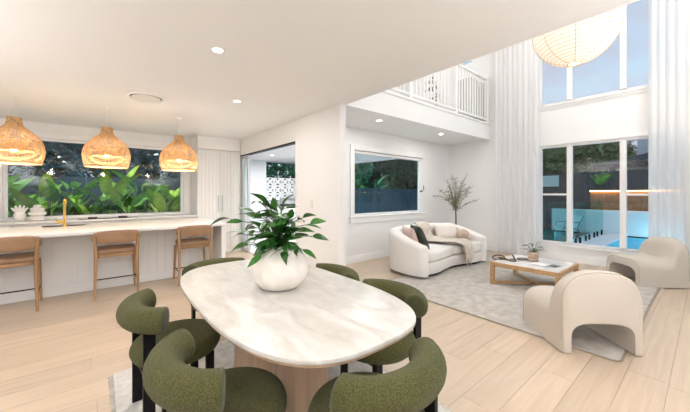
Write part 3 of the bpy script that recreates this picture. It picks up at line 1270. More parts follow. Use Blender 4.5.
# ------------------------------------------------------------------ green chairs
def make_dining_chair(label):
    t_ = thing('dining_chair', label, 'chair', (0, 0, 0), 0, 'green boucle chairs around the dining table')
    # local: faces +x, back at -x
    RA, RB, r = 0.19, 0.25, 0.074
    pts = []
    n_ = 26
    for i in range(n_ + 1):
        a = R(180 - 67 + 134 * i / n_)
        pts.append((0.055 + RA * math.cos(a), RB * math.sin(a), 0.652))
    # straight-ish ends
    e0 = Vector((0.045, -0.005, 0))
    ext0 = Vector((pts[0][0] + 0.013, pts[0][1] + 0.006, 0.652))
    ext1 = Vector((pts[-1][0] + 0.013, pts[-1][1] - 0.006, 0.652))
    body = [ext0] + [Vector(p) for p in pts] + [ext1]
    b_ = NB()
    tube(b_, body, r, 20, True)
    obj('back_roll', b_, 'boucle_green', t_, angle=60)
    for e, prev in ((ext0, Vector(pts[0])), (ext1, Vector(pts[-1]))):
        d_ = (e - prev).normalized()
        b_ = NB()
        c_ = [e + d_ * q for q in (-0.001, 0.006, 0.011, 0.014, 0.016)]
        tube(b_, c_, [r * 1.012, r * 0.99, r * 0.9, r * 0.68, r * 0.2], 20, True)
        obj('end_cap', b_, 'boucle_green_end', t_, angle=60)
    # puffy round seat
    b_ = NB()
    prof = [(0.05, 0.325), (0.17, 0.328), (0.235, 0.345), (0.262, 0.385), (0.262, 0.42), (0.235, 0.455), (0.17, 0.472), (0.05, 0.478)]
    pr = catmull([(p[0], 0, p[1]) for p in prof], 3)
    lathe(b_, [(p.x, p.z) for p in pr], 40, 0.12, 0)
    obj('seat', b_, 'boucle_green', t_, angle=60)
    # flat black legs
    for sy in (-1, 1):
        b_ = NB()
        bar(b_, (-0.075, sy * 0.195, 0.0), (-0.075, sy * 0.195, 0.61), 0.06, 0.022)
        obj('leg', b_, 'black_metal', t_, smooth=False)
        b_ = NB()
        bar(b_, (0.27, sy * 0.165, 0.0), (0.27, sy * 0.165, 0.345), 0.05, 0.022)
        obj('leg', b_, 'black_metal', t_, smooth=False)
    b_ = NB()
    bar(b_, (-0.075, -0.195, 0.335), (-0.075, 0.195, 0.335), 0.05, 0.02)
    obj('seat_support', b_, 'black_metal', t_, smooth=False)
    b_ = NB()
    bar(b_, (0.27, -0.165, 0.335), (0.27, 0.165, 0.335), 0.05, 0.02)
    obj('seat_support', b_, 'black_metal', t_, smooth=False)
    return t_


CZ = 0.0125
ch = make_dining_chair('green boucle chair on the left of the table, farther from the camera')
ch.location = (0.30, 2.25, CZ)
ch.rotation_euler = (0, 0, R(3))
dup(ch, (0.35, 1.40, CZ), R(4), 'green boucle chair at the left, nearest the camera and overlapping the one behind')
dup(ch, (0.925, 0.85, CZ), R(88), 'green boucle chair at the near end of the table, cut off by the bottom edge')
dup(ch, (1.60, 1.45, CZ), R(180), 'green boucle chair on the right of the table, nearer the rug with the armchairs')
dup(ch, (1.60, 2.12, CZ), R(178), 'green boucle chair on the right of the table, farther one, only its back showing')
dup(ch, (0.91, 3.05, CZ), R(-88), 'green boucle chair at the far end of the table, behind the leafy vase')

# ------------------------------------------------------------------ leaves
def leaf_mesh(name, m, L_=1.0, Wd=0.25, n=6, fold=0.25, droop=0.25, tip=1.0):
    b_ = NB()
    rows = []
    for i in range(n + 1):
        u = i / n
        wv = Wd * 0.5 * math.sin(PI * min(1, u ** 0.8)) ** tip if 0 < i < n else 0.004 * L_
        z = -droop * L_ * u * u
        yv = L_ * u * (1 - 0.12 * droop * u)
        rows.append([b_.verts.new((-wv, yv, z + fold * wv)), b_.verts.new((0, yv, z)), b_.verts.new((wv, yv, z + fold * wv))])
    for i in range(n):
        for k in range(2):
            b_.faces.new((rows[i][k], rows[i][k + 1], rows[i + 1][k + 1], rows[i + 1][k]))
    return mesh_of(name, b_, m, True, 80)


def orient(o_, p, d, roll=0.0, scale=1.0):
    """aim local +y along d"""
    d = Vector(d).normalized()
    up = Vector((0, 0, 1))
    xax = d.cross(up)
    if xax.length < 1e-4:
        xax = Vector((1, 0, 0))
    xax.normalize()
    zax = xax.cross(d)
    M = Matrix((xax, d, zax)).transposed().to_4x4()
    M = Matrix.Translation(Vector(p)) @ M @ Matrix.Rotation(roll, 4, 'Y') @ Matrix.Scale(scale, 4)
    o_.matrix_local = M


FW = Vector((0.638, 0.770, 0))
RT = Vector((0.770, -0.638, 0))

# vase on the table
VX, VY = 0.985, 1.90
t = thing('round_vase', 'large round textured white vase on the dining table', 'vase', (VX, VY, 0.7505))
bm = NB()
pr = catmull([(0.085, 0, 0.0), (0.13, 0, 0.012), (0.178, 0, 0.06), (0.197, 0, 0.125), (0.185, 0, 0.195), (0.14, 0, 0.252),
              (0.088, 0, 0.282), (0.078, 0, 0.292), (0.070, 0, 0.285), (0.066, 0, 0.26), (0.06, 0, 0.20)], 4)
lathe(bm, [(p.x, p.z) for p in pr], 56)
obj('body', bm, 'ceramic_white', t, angle=60)

lm = [leaf_mesh('leaf', 'leaf_vase', 1.0, 0.42, 7, 0.3, 0.6), leaf_mesh('leaf', 'leaf_vase', 1.0, 0.34, 7, 0.25, 0.2)]
t = thing('foliage_bunch', 'bunch of glossy dark green leafy stems in the round vase', 'foliage', (VX, VY, 1.03))
rg = random.Random(21)
tips = [(-0.34, 0.00, 0.19), (-0.25, 0.02, 0.08), (-0.18, 0.0, 0.24), (-0.16, 0.1, 0.30), (-0.08, -0.05, 0.30), (-0.10, 0.1, 0.20),
        (0.02, 0.0, 0.28), (0.08, -0.1, 0.20), (0.02, -0.14, 0.17), (0.16, 0.0, 0.20), (0.13, 0.1, 0.10), (0.23, -0.05, 0.08), (-0.18, -0.12, 0.12),
        (-0.04, -0.17, 0.04), (0.10, -0.15, 0.04), (0.20, 0.08, 0.15), (-0.13, -0.10, 0.22), (-0.02, 0.12, 0.24), (-0.20, 0.12, 0.12), (0.05, -0.02, 0.2), (-0.06, -0.08, 0.24), (0.0, -0.15, 0.10), (-0.12, -0.13, 0.08), (0.12, -0.1, 0.12), (0.06, -0.17, 0.0), (-0.08, -0.17, -0.02), (0.17, -0.1, 0.0), (-0.2, -0.05, 0.02), (0.0, -0.1, 0.27)]
for ti, (a, b, z) in enumerate(tips):
    tip = RT * a + FW * b + Vector((0, 0, z))
    mid = RT * a * 0.35 + FW * b * 0.35 + Vector((0, 0, z * 0.62 + 0.02))
    path = catmull([(RT * a * 0.08 + Vector((0, 0, -0.09))), Vector((RT * a * 0.1) + Vector((0, 0, 0.0))), mid, tip], 5)
    bm = NB()
    tube(bm, path, 0.0032, 5)
    obj('stem', bm, 'stem_green', t)
    nl = 5 if ti else 6
    start = 6 if ti else 5
    for j in range(nl):
        f_ = start + (len(path) - 1 - start) * (j / (nl - 1))
        p = path[int(round(f_))]
        tan = (path[min(len(path) - 1, int(round(f_)) + 1)] - path[max(0, int(round(f_)) - 1)]).normalized()
        sd = 1 if j % 2 else -1
        side = tan.cross(Vector((0, 0, 1)))
        if side.length < 0.2:
            side = RT.copy()
        side.normalize()
        ang = rg.uniform(0.5, 1.0) * sd if j < nl - 1 else 0.1
        d = tan * math.cos(ang) + side * math.sin(ang) + Vector((0, 0, rg.uniform(-0.25, 0.35)))
        o = obj('leaf', lm[rg.randint(0, 1)], None, t)
        orient(o, p, d, rg.uniform(-0.9, 0.9), rg.uniform(0.10, 0.15))

# ------------------------------------------------------------------ sofa
t = thing('curved_sofa', 'curved cream boucle sofa with wrap-around back under the picture window', 'sofa', (0, 0, 0))
cl = catmull([(4.10, 2.985, 0), (4.075, 3.25, 0), (4.16, 3.58, 0), (4.48, 3.80, 0), (5.05, 3.86, 0), (5.62, 3.80, 0), (5.95, 3.55, 0),
              (6.04, 3.22, 0), (6.02, 2.95, 0)], 7)
n_ = len(cl) - 1
TH = 0.215


def ztop(s):
    k = math.sin(PI * s)
    return 0.56 + 0.20 * min(1, k * 1.35) ** 1.2


rings = []


def shell_ring(p, t_, w, zt):
    q = Vector((-t_.y, t_.x, 0))
    ring = []
    zb_ = 0.055
    m_ = 10
    for k in range(m_ + 1):                         # rounded top
        a = PI * k / m_
        ca, sa = math.cos(a), math.sin(a)
        rr = 0.095
        ring.append(p + q * (w / 2) * math.copysign(abs(ca) ** 0.75, ca) + Vector((0, 0, zt - rr + rr * sa ** 0.9)))
    for k in range(1, 6):
        ring.append(p - q * (w / 2) * (1 + 0.05 * math.sin(PI * k / 5)) * (1 - 0.10 * (k == 5)) + Vector((0, 0, (zt - 0.095) * (1 - k / 5) + zb_ * k / 5)))
    for k in range(5):
        ring.append(p + q * (w / 2) * (1 + 0.05 * math.sin(PI * (5 - k) / 5)) * (1 - 0.10 * (k == 0)) + Vector((0, 0, zb_ * (1 - k / 5) + (zt - 0.095) * (k / 5))))
    return ring


tang = [(cl[min(n_, i + 1)] - cl[max(0, i - 1)]).normalized() for i in range(n_ + 1)]
for ph in (85, 65, 45, 22):
    a = R(ph)
    rings.append(shell_ring(cl[0] - tang[0] * (TH / 2) * math.sin(a), tang[0], TH * math.cos(a), ztop(0) - 0.03 * math.sin(a) ** 2))
for i in range(n_ + 1):
    rings.append(shell_ring(cl[i], tang[i], TH, ztop(i / n_)))
for ph in (22, 45, 65, 85):
    a = R(ph)
    rings.append(shell_ring(cl[-1] + tang[-1] * (TH / 2) * math.sin(a), tang[-1], TH * math.cos(a), ztop(1) - 0.03 * math.sin(a) ** 2))
bm = NB()
ring_loft(bm, rings)
obj('wrap_back', bm, 'boucle_cream', t, angle=60)


def bean(off=0.0, yf=0.0, split=None):
    P = catmull([(4.12, 2.93 + yf, 0), (4.45, 2.90 + yf, 0), (4.80, 2.96 + yf, 0), (5.10, 3.00 + yf, 0), (5.45, 2.95 + yf, 0), (5.75, 2.87 + yf, 0), (6.00, 2.90 + yf, 0)], 4)
    B = catmull([(6.00, 3.5, 0), (5.6, 3.76, 0), (5.05, 3.82, 0), (4.5, 3.76, 0), (4.12, 3.5, 0)], 4)
    return P, B


P, B = bean()
bm = NB()
prism(bm, [(p.x, p.y) for p in P + B], 0.055, 0.255, 0.03, 3)
obj('base', bm, 'boucle_cream', t, angle=60)
P, B = bean(0, 0.0)
cut = 5.08
for lo_, hi_ in ((4.19, cut - 0.004), (cut + 0.004, 5.93)):
    fr = [(p.x, p.y - 0.012) for p in P if lo_ + 0.02 < p.x < hi_ - 0.02]
    yl = min(P, key=lambda p: abs(p.x - lo_)).y - 0.012
    yr = min(P, key=lambda p: abs(p.x - hi_)).y - 0.012
    outl = [(lo_, yl)] + fr + [(hi_, yr), (hi_, 3.70 if hi_ < 5.5 else 3.35)] + ([(5.6, 3.66)] if hi_ > 5.5 else []) + ([(4.5, 3.66)] if lo_ < 4.5 else []) + [(lo_, 3.70 if lo_ > 4.5 else 3.35)]
    bm = NB()
    prism(bm, outl, 0.258, 0.435, 0.05, 4)
    obj('seat_cushion', bm, 'boucle_cream', t, angle=60)
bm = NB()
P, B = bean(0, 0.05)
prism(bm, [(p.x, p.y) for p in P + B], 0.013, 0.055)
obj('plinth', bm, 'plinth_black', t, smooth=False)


def pillow_mesh(name, m, w, h, th, n=14):
    b_ = NB()
    F = []
    for s in (1, -1):
        rows = []
        for i in range(n + 1):
            r_ = []
            for j in range(n + 1):
                u, v = -1 + 2 * i / n, -1 + 2 * j / n
                pin = 1 - 0.07 * (1 - abs(u)) * abs(v) ** 3 - 0.0
                z = s * th / 2 * (max(0, (1 - u ** 4)) * max(0, (1 - v ** 4))) ** 0.55
                r_.append(b_.verts.new((u * w / 2 * (1 - 0.06 * (1 - v * v)), v * h / 2 * (1 - 0.06 * (1 - u * u)), z)))
            rows.append(r_)
        for i in range(n):
            for j in range(n):
                f = (rows[i][j], rows[i + 1][j], rows[i + 1][j + 1], rows[i][j + 1])
                b_.faces.new(f if s > 0 else f[::-1])
    bmesh.ops.remove_doubles(b_, verts=b_.verts[:], dist=0.0005)
    return mesh_of(name, b_, m, True, 80)


def cushion(name, m, w, h, th, loc, rot, label):
    o_ = obj(name, pillow_mesh(name, m, w, h, th), None, None, loc)
    o_.rotation_euler = rot
    return tag(o_, label, 'cushion')


cushion('scatter_cushion', 'cushion_pink', 0.44, 0.44, 0.13, (4.30, 3.36, 0.61), (R(70), 0, R(62)), 'dusty pink scatter cushion leaning in the left corner of the sofa')
cushion('scatter_cushion', 'cushion_dark', 0.46, 0.46, 0.13, (4.47, 3.30, 0.62), (R(66), 0, R(58)), 'dark charcoal scatter cushion beside the pink one on the sofa')
cushion('bolster_cushion', 'cushion_cream', 0.52, 0.34, 0.15, (5.66, 3.50, 0.59), (R(64), 0, R(-28)), 'cream cushion leaning on the right of the sofa back')
# ball cushion
o = obj('ball_cushion', NB(), None) if False else None
bm = NB()
lathe(bm, [(0.13 * math.sin(PI * k / 16) + 0.0005, -0.12 * math.cos(PI * k / 16) * (1 - 0.0)) for k in range(17)], 28)
o = tag(obj('ball_cushion', bm, 'cushion_tan', None, (5.79, 3.20, 0.552), angle=80), 'round tan ball cushion on the right seat of the sofa', 'cushion')

# throw over the back, seat and front
path = [(5.22, 3.90, 0.765), (5.22, 3.82, 0.772), (5.21, 3.735, 0.70), (5.20, 3.70, 0.56), (5.20, 3.62, 0.465), (5.21, 3.45, 0.455), (5.26, 3.2, 0.452), (5.30, 3.02, 0.455),
        (5.35, 2.935, 0.425), (5.37, 2.905, 0.36), (5.38, 2.895, 0.28), (5.39, 2.89, 0.15)]
pc = catmull(path, 4)
bm = NB()
rows = []
NW = 22
for i, p in enumerate(pc):
    s = i / (len(pc) - 1)
    t_ = (pc[min(len(pc) - 1, i + 1)] - pc[max(0, i - 1)]).normalized()
    wdir = Vector((1, 0.10, 0))
    wdir = (wdir - t_ * wdir.dot(t_)).normalized()
    nrm = wdir.cross(t_)
    if nrm.z < 0 and s < 0.6:
        nrm = -nrm
    if s >= 0.6 and nrm.y > 0:
        nrm = -nrm
    half = 0.15 + 0.12 * math.sin(PI * min(1, s * 1.1)) - 0.05 * max(0, s - 0.7)
    r_ = []
    for k in range(NW + 1):
        v = -1 + 2 * k / NW
        wob = 0.024 * (1 + math.sin(v * 9 + s * 6)) + 0.010 * (1 + math.sin(v * 17 - s * 9))
        wob *= min(1.0, 0.3 + s * 2.2)
        q = p + wdir * (half * v) + nrm * wob
        if s > 0.93:
            q.z += 0.03 * math.sin(v * 6)
        r_.append(bm.verts.new(q))
    rows.append(r_)
for i in range(len(rows) - 1):
    for k in range(NW):
        bm.faces.new((rows[i][k], rows[i][k + 1], rows[i + 1][k + 1], rows[i + 1][k]))
t = thing('throw_blanket', 'crumpled beige throw draped across the sofa seat and front', 'throw', (0, 0, 0))
o = obj('cloth', bm, 'throw_fabric', t, angle=80)
md = o.modifiers.new('thickness', 'SOLIDIFY')
md.thickness = 0.008
md.offset = 1
rg = random.Random(9)
bm = NB()
for k in range(NW + 1):
    p = rows_end = pc[-1] + Vector((1, 0.1, 0)).normalized() * ((0.25 - 0.1) * (-1 + 2 * k / NW)) + Vector((0, -0.02, 0.03 * math.sin(6 * (-1 + 2 * k / NW))))
    tube(bm, [p, p + Vector((rg.uniform(-.01, .01), -0.004, -0.06))], 0.004, 4)
o = obj('fringe', bm, 'throw_fabric', t)
o['kind'] = 'stuff'

# ------------------------------------------------------------------ olive tree in the corner
t = thing('olive_tree', 'slender olive tree with sparse grey-green leaves in the corner behind the sofa', 'potted tree', (6.75, 3.92, 0))
bm = NB()
pr = [(0.12, 0.0), (0.16, 0.02), (0.19, 0.25), (0.185, 0.38), (0.165, 0.39), (0.16, 0.34)]
lathe(bm, pr, 28)
obj('pot', bm, 'ceramic_plain', t)
bm = NB()
lathe(bm, [(0.158, 0.335), (0.158, 0.345), (0.05, 0.35)], 24)
obj('soil', bm, 'soil', t)
rg = random.Random(12)
bm = NB()
tube(bm, [(0, 0, 0.34), (0.01, 0, 0.75), (-0.01, 0.0, 1.15)], [0.022, 0.018, 0.014], 8)
obj('trunk', bm, 'bark', t)
bm = NB()
bl = NB()
for k in range(20):
    a = 2 * PI * k / 20 + rg.uniform(-.3, .3)
    el = rg.uniform(0.25, 1.35)
    L_ = rg.uniform(0.42, 0.80)
    s0 = Vector((0, 0, rg.uniform(0.95, 1.16)))
    rt = rg.uniform(0.5, 1.0)
    tip = s0 + Vector((math.cos(a) * math.cos(el) * L_, math.sin(a) * math.cos(el) * L_ * 0.8, math.sin(el) * L_ * 1.05 + 0.06))
    mid = s0.lerp(tip, 0.5) + Vector((0, 0, 0.06))
    pth = catmull([s0, mid, tip], 8)
    tube(bm, pth, [0.008 - 0.006 * i / (len(pth) - 1) for i in range(len(pth))], 5)
    for i in range(2, len(pth)):
        for q in range(3):
            d = Vector((rg.gauss(0, 1), rg.gauss(0, 1), rg.gauss(0.3, 0.8))).normalized()
            e = d.orthogonal().normalized()
            p = pth[i] + Vector((rg.gauss(0, .015), rg.gauss(0, .015), rg.gauss(0, .015)))
            L2 = rg.uniform(0.045, 0.08)
            v = [bl.verts.new(p), bl.verts.new(p + d * L2 * .5 + e * .009), bl.verts.new(p + d * L2), bl.verts.new(p + d * L2 * .5 - e * .009)]
            bl.faces.new(v)
obj('branches', bm, 'bark', t)
o = obj('foliage', bl, 'leaf_olive', t)
o['kind'] = 'stuff'

# ------------------------------------------------------------------ coffee table and things on it
t = thing('coffee_table', 'low square coffee table with white top and timber frame', 'coffee table', (5.13, 1.69, 0.013))
hx, hy, H = 0.455, 0.455, 0.34
bm = NB()
prism(bm, rrect(-hx + 0.03, hx - 0.03, -hy + 0.03, hy - 0.03, 0.004, 2), H - 0.022, H + 0.002)
obj('table_top', bm, 'coffee_top', t, smooth=False)
bm = NB()
rbox(bm, -hx, hx, -hy, -hy + 0.03, H - 0.06, H, 0.003, 1)
rbox(bm, -hx, hx, hy - 0.03, hy, H - 0.06, H, 0.003, 1)
rbox(bm, -hx, -hx + 0.03, -hy + .03, hy - .03, H - 0.06, H, 0.003, 1)
rbox(bm, hx - 0.03, hx, -hy + .03, hy - .03, H - 0.06, H, 0.003, 1)
obj('apron', bm, 'coffee_timber', t)
for sx in (-1, 1):
    for sy in (-1, 1):
        bm = NB()
        rbox(bm, -0.028, 0.028, -0.028, 0.028, 0, H - 0.06, 0.003, 1, Matrix.Translation((sx * (hx - 0.028), sy * (hy - 0.028), 0)))
        obj('leg', bm, 'coffee_timber', t)
for a, b in (((-hx + .03, -hy + .03), (hx - .03, hy - .03)), ((-hx + .03, hy - .03), (hx - .03, -hy + .03))):
    bm = NB()
    bar(bm, (a[0], a[1], 0.03 if a[1] < 0 else 0.031), (b[0], b[1], 0.03 if a[1] < 0 else 0.031), 0.04, 0.035)
    obj('cross_brace', bm, 'coffee_timber', t, smooth=False)
ZT_ = 0.013 + H + 0.0025
# pot plant
t = thing('orchid_pot', 'small knobbly pinkish-brown pot with a blue-grey leafy plant on the coffee table', 'potted plant', (5.20, 1.72, ZT_))
bm = NB()
lathe(bm, [(0.055, 0), (0.066, 0.006), (0.074, 0.03), (0.066, 0.05), (0.078, 0.075), (0.068, 0.10), (0.078, 0.125), (0.068, 0.15), (0.06, 0.15), (0.058, 0.12)], 28)
obj('pot', bm, 'pot_pink', t)
lb = leaf_mesh('leaf', 'leaf_blue', 1.0, 0.42, 6, 0.3, 0.45)
ld_ = leaf_mesh('leaf', 'leaf_dark', 1.0, 0.22, 6, 0.3, 0.5)
rg = random.Random(4)
for k in range(9):
    a = 2 * PI * k / 9 + rg.uniform(-.3, .3)
    bm = NB()
    tipv = Vector((math.cos(a) * 0.07, math.sin(a) * 0.07, 0.22 + rg.uniform(0, 0.07)))
    tube(bm, [(0, 0, 0.12), tipv * 0.6 + Vector((0, 0, 0.05)), tipv], 0.003, 5)
    obj('stem', bm, 'stem_green', t)
    o = obj('leaf', lb, None, t)
    orient(o, tipv, (math.cos(a), math.sin(a), 0.3), rg.uniform(-.5, .5), rg.uniform(0.07, 0.10))
for a in (0.2, 1.9, 3.3, 4.6, 5.5):
    o = obj('leaf', ld_, None, t)
    orient(o, (0, 0, 0.14), (math.cos(a), math.sin(a), 0.7), 0, 0.2)
# wooden chain links
t = thing('wooden_chain', 'dark wooden chain of large links on the coffee table', 'ornament', (4.97, 1.93, ZT_))
lk = NB()
tube(lk, [(0.085 * math.cos(2 * PI * k / 24), 0.05 * math.sin(2 * PI * k / 24), 0) for k in range(24)], 0.009, 8, False, True)
lkm = mesh_of('link', lk, 'bead_wood')
for px, py, pz, rx, rz in ((0, 0, 0.012, 0, 0.3), (0.12, 0.03, 0.04, 1.1, 0.5), (0.0, 0.14, 0.014, 0.05, 1.2), (-0.10, 0.17, 0.04, 1.0, 2.2), (0.20, -0.07, 0.016, 0.05, -0.6)):
    o = obj('link', lkm, None, t, (px, py, pz))
    o.rotation_euler = (rx, 0, rz)
# open magazine
t = thing('open_magazine', 'open magazine lying on the coffee table', 'magazine', (5.03, 1.50, ZT_), R(-10))
for s in (-1, 1):
    bm = NB()
    rows = []
    for i in range(9):
        u = i / 8
        z = 0.003 + 0.014 * math.sin(PI * min(1, u * 1.15)) * (1 - u) ** 0.4
        rows.append([bm.verts.new((-0.13, s * 0.20 * u, z)), bm.verts.new((0.13, s * 0.20 * u, z))])
    for i in range(8):
        bm.faces.new((rows[i][0], rows[i][1], rows[i + 1][1], rows[i + 1][0]))
    o = obj('page', bm, 'book_page', t)
    md = o.modifiers.new('thickness', 'SOLIDIFY')
    md.thickness = 0.003
bm = NB()
box(bm, -0.10, 0.10, -0.16, -0.05, 0.0165, 0.0172)
obj('printed_photo', bm, 'book_print', t, smooth=False)

# ------------------------------------------------------------------ armchairs
def make_armchair(label):
    t_ = thing('armchair', label, 'armchair', (0, 0, 0), 0, 'beige sculptural armchairs')
    # local: faces +y, x = width; origin at the centre of the footprint
    HW = 0.335
    # y, height, squareness of shoulder, half width
    secs = [(0.345, 0.335, 2.8, HW - 0.02), (0.338, 0.385, 2.9, HW - 0.008), (0.30, 0.412, 3.2, HW), (0.20, 0.410, 3.4, HW), (0.08, 0.398, 3.4, HW), (-0.02, 0.400, 3.2, HW),
            (-0.10, 0.422, 2.9, HW), (-0.135, 0.49, 2.6, HW), (-0.152, 0.60, 2.6, HW), (-0.178, 0.665, 2.6, HW), (-0.225, 0.70, 2.6, HW), (-0.275, 0.705, 2.6, HW),
            (-0.315, 0.697, 2.6, HW - 0.005), (-0.332, 0.68, 2.6, HW - 0.016)]
    N_ = 36
    IN_ = 18
    rings_ = []
    for y_, H_, e_, hw in secs:
        ring = []
        # outer from right foot over the top to the left foot
        zb = 0.0
        shoulder = H_ - (0.20 if H_ < 0.45 else 0.20 + (H_ - 0.45) * 0.42)
        shoulder = max(0.12, shoulder)
        for k in range(4):
            ring.append((hw, y_, zb + shoulder * k / 4))
        for k in range(N_ + 1):
            a = PI * k / N_
            ca, sa = math.cos(a), math.sin(a)
            x_ = hw * math.copysign(abs(ca) ** (2 / e_), ca)
            z_ = shoulder + (H_ - shoulder) * abs(sa) ** (2 / e_)
            if H_ < 0.45:
                z_ -= 0.02 * math.exp(-(x_ / 0.16) ** 2)
            ring.append((x_, y_, z_))
        for k in range(3, -1, -1):
            ring.append((-hw, y_, zb + shoulder * k / 4))
        # inner tunnel
        iw, ih = HW - 0.075, 0.262
        for k in range(3):
            ring.append((-iw, y_, 0.09 * k / 2))
        for k in range(1, IN_):
            a = PI - PI * k / IN_
            ca, sa = math.cos(a), math.sin(a)
            ring.append((iw * math.copysign(abs(ca) ** 0.55, ca), y_, 0.09 + (ih - 0.09) * abs(sa) ** 0.55))
        for k in range(2, -1, -1):
            ring.append((iw, y_, 0.09 * k / 2))
        rings_.append(ring)
    b_ = NB()
    # caps are concave (inverted U), so bridge outer and inner by strips
    V = [[b_.verts.new(p) for p in r_] for r_ in rings_]
    n0 = len(V[0])
    for i in range(len(V) - 1):
        for k in range(n0):
            b_.faces.new((V[i][k], V[i][(k + 1) % n0], V[i + 1][(k + 1) % n0], V[i + 1][k]))
    no = 4 + N_ + 1 + 4
    ni = n0 - no
    for ring, flip in ((V[0], False), (V[-1], True)):
        outer = ring[:no]
        inner = ring[no:][::-1]
        i = j = 0
        while i < no - 1 or j < ni - 1:
            if j == ni - 1 or (i < no - 1 and (i + 1) / (no - 1) <= (j + 1) / (ni - 1)):
                f = (outer[i], outer[i + 1], inner[j])
                i += 1
            else:
                f = (outer[i], inner[j + 1], inner[j])
                j += 1
            try:
                b_.faces.new(f if flip else f[::-1])
            except ValueError:
                pass
    obj('shell', b_, 'linen_beige', t_, angle=50)
    for idx, nm in ((-2, 'back_seam'), (1, 'front_seam')):
        pts_ = [Vector(p) for p in rings_[idx][1:no - 1]]
        b_ = NB()
        tube(b_, pts_, 0.0042, 5)
        obj(nm, b_, 'linen_seam', t_)
    return t_


ac = make_armchair('beige arch-backed armchair seen from behind at the corner of the rug')
ac.location = (3.60, 0.815, 0.013)
ac.rotation_euler = (0, 0, R(-44))
dup(ac, (6.70, 0.63, 0.013), R(44), 'beige arch-backed armchair by the tall window, facing the sofa')

# ------------------------------------------------------------------ curtains
def curtain(label, y0, y1, name='sheer_curtain'):
    t_ = thing(name, label, 'curtain', (0, 0, 0), 0, 'sheer floor-to-ceiling curtains')
    b_ = NB()
    n_ = int((y1 - y0) / 0.012)
    rg_ = random.Random(int(y0 * 100))
    ph = [rg_.uniform(0, 6) for _ in range(4)]
    zs = [0.02, 0.6, 1.5, 2.8, 4.2, 5.5]
    rows_ = []
    for zi, z in enumerate(zs):
        r_ = []
        sw = 1 - 0.10 * math.sin(PI * zi / 5) 
        for k in range(n_ + 1):
            yv = y0 + (y1 - y0) * k / n_
            a = yv * 2 * PI / 0.105
            xv = 7.335 + 0.030 * math.sin(a + 0.5 * math.sin(yv * 7 + ph[0])) * sw + 0.012 * math.sin(a * 0.37 + ph[1] + z * 0.3)
            r_.append(b_.verts.new((xv, yv + 0.012 * math.sin(a * 2 + ph[2]) * 0.3, z)))
        rows_.append(r_)
    for i in range(len(rows_) - 1):
        for k in range(n_):
            b_.faces.new((rows_[i][k], rows_[i][k + 1], rows_[i + 1][k + 1], rows_[i + 1][k]))
    obj('cloth', b_, 'sheer_curtain', t_, angle=80)
    b_ = NB()
    box(b_, 7.31, 7.36, y0 - 0.05, y1 + 0.05, 5.5, 5.53)
    obj('track', b_, 'trim_white', t_, smooth=False)


curtain('tall sheer white curtain left of the tall windows', 2.30, 3.22)
curtain('tall sheer white curtain at the right edge of the picture', -0.45, 0.66)

# ------------------------------------------------------------------ paper lantern
LX, LY, LZ, LR = 4.9, 1.13, 3.58, 0.475
t = thing('paper_lantern', 'big round white paper lantern hanging in the void', 'lantern', (LX, LY, LZ))
bm = NB()
prof = []
NR = 26
for k in range(NR * 2 + 1):
    a = -PI / 2 + 0.16 + (PI - 0.32) * k / (NR * 2)
    rr = LR * (1.0 if k % 2 == 0 else 0.988)
    prof.append((rr * math.cos(a), rr * math.sin(a) * 0.97))
lathe(bm, prof, 64, cap=False)
o = obj('paper_shade', bm, 'lantern_paper', t, angle=80)
bm = NB()
for k in range(0, NR * 2 + 1, 2):
    a = -PI / 2 + 0.16 + (PI - 0.32) * k / (NR * 2)
    r_, z_ = LR * 1.001 * math.cos(a), LR * 0.97 * math.sin(a)
    tube(bm, [(r_ * math.cos(2 * PI * j / 64), r_ * math.sin(2 * PI * j / 64), z_) for j in range(64)], 0.0028, 4, False, True)
o = obj('bamboo_hoops', bm, 'rattan', t)
o['kind'] = 'stuff'
for k in range(8):
    a0 = 2 * PI * k / 8 + 0.25
    bm = NB()
    pts = []
    for j in range(30):
        a = -PI / 2 + 0.17 + (PI - 0.34) * j / 29
        pts.append((LR * 1.002 * math.cos(a) * math.cos(a0), LR * 1.002 * math.cos(a) * math.sin(a0), LR * 0.972 * math.sin(a)))
    tube(bm, pts, 0.003, 4)
    obj('paper_seam', bm, 'rattan', t)
bm = NB()
tube(bm, [(0.077 * math.cos(2 * PI * j / 32), 0.077 * math.sin(2 * PI * j / 32), -0.456) for j in range(32)], 0.006, 6, False, True)
obj('mouth_ring', bm, 'rattan', t)
bm = NB()
tube(bm, [(0, 0, 0.1), (0, 0, ZT - LZ - 0.02)], 0.006, 6)
obj('cord', bm, 'wire_white', t)
bm = NB()
lathe(bm, [(0.03, ZT - LZ - 0.02), (0.06, ZT - LZ - 0.015), (0.06, ZT - LZ - 0.001)], 20)
obj('ceiling_cap', bm, 'trim_white', t)
bm = NB()
lathe(bm, [(0.01, -0.10), (0.045, -0.07), (0.055, -0.02), (0.04, 0.04), (0.02, 0.09)], 16)
obj('bulb', bm, 'bulb_glow', t)

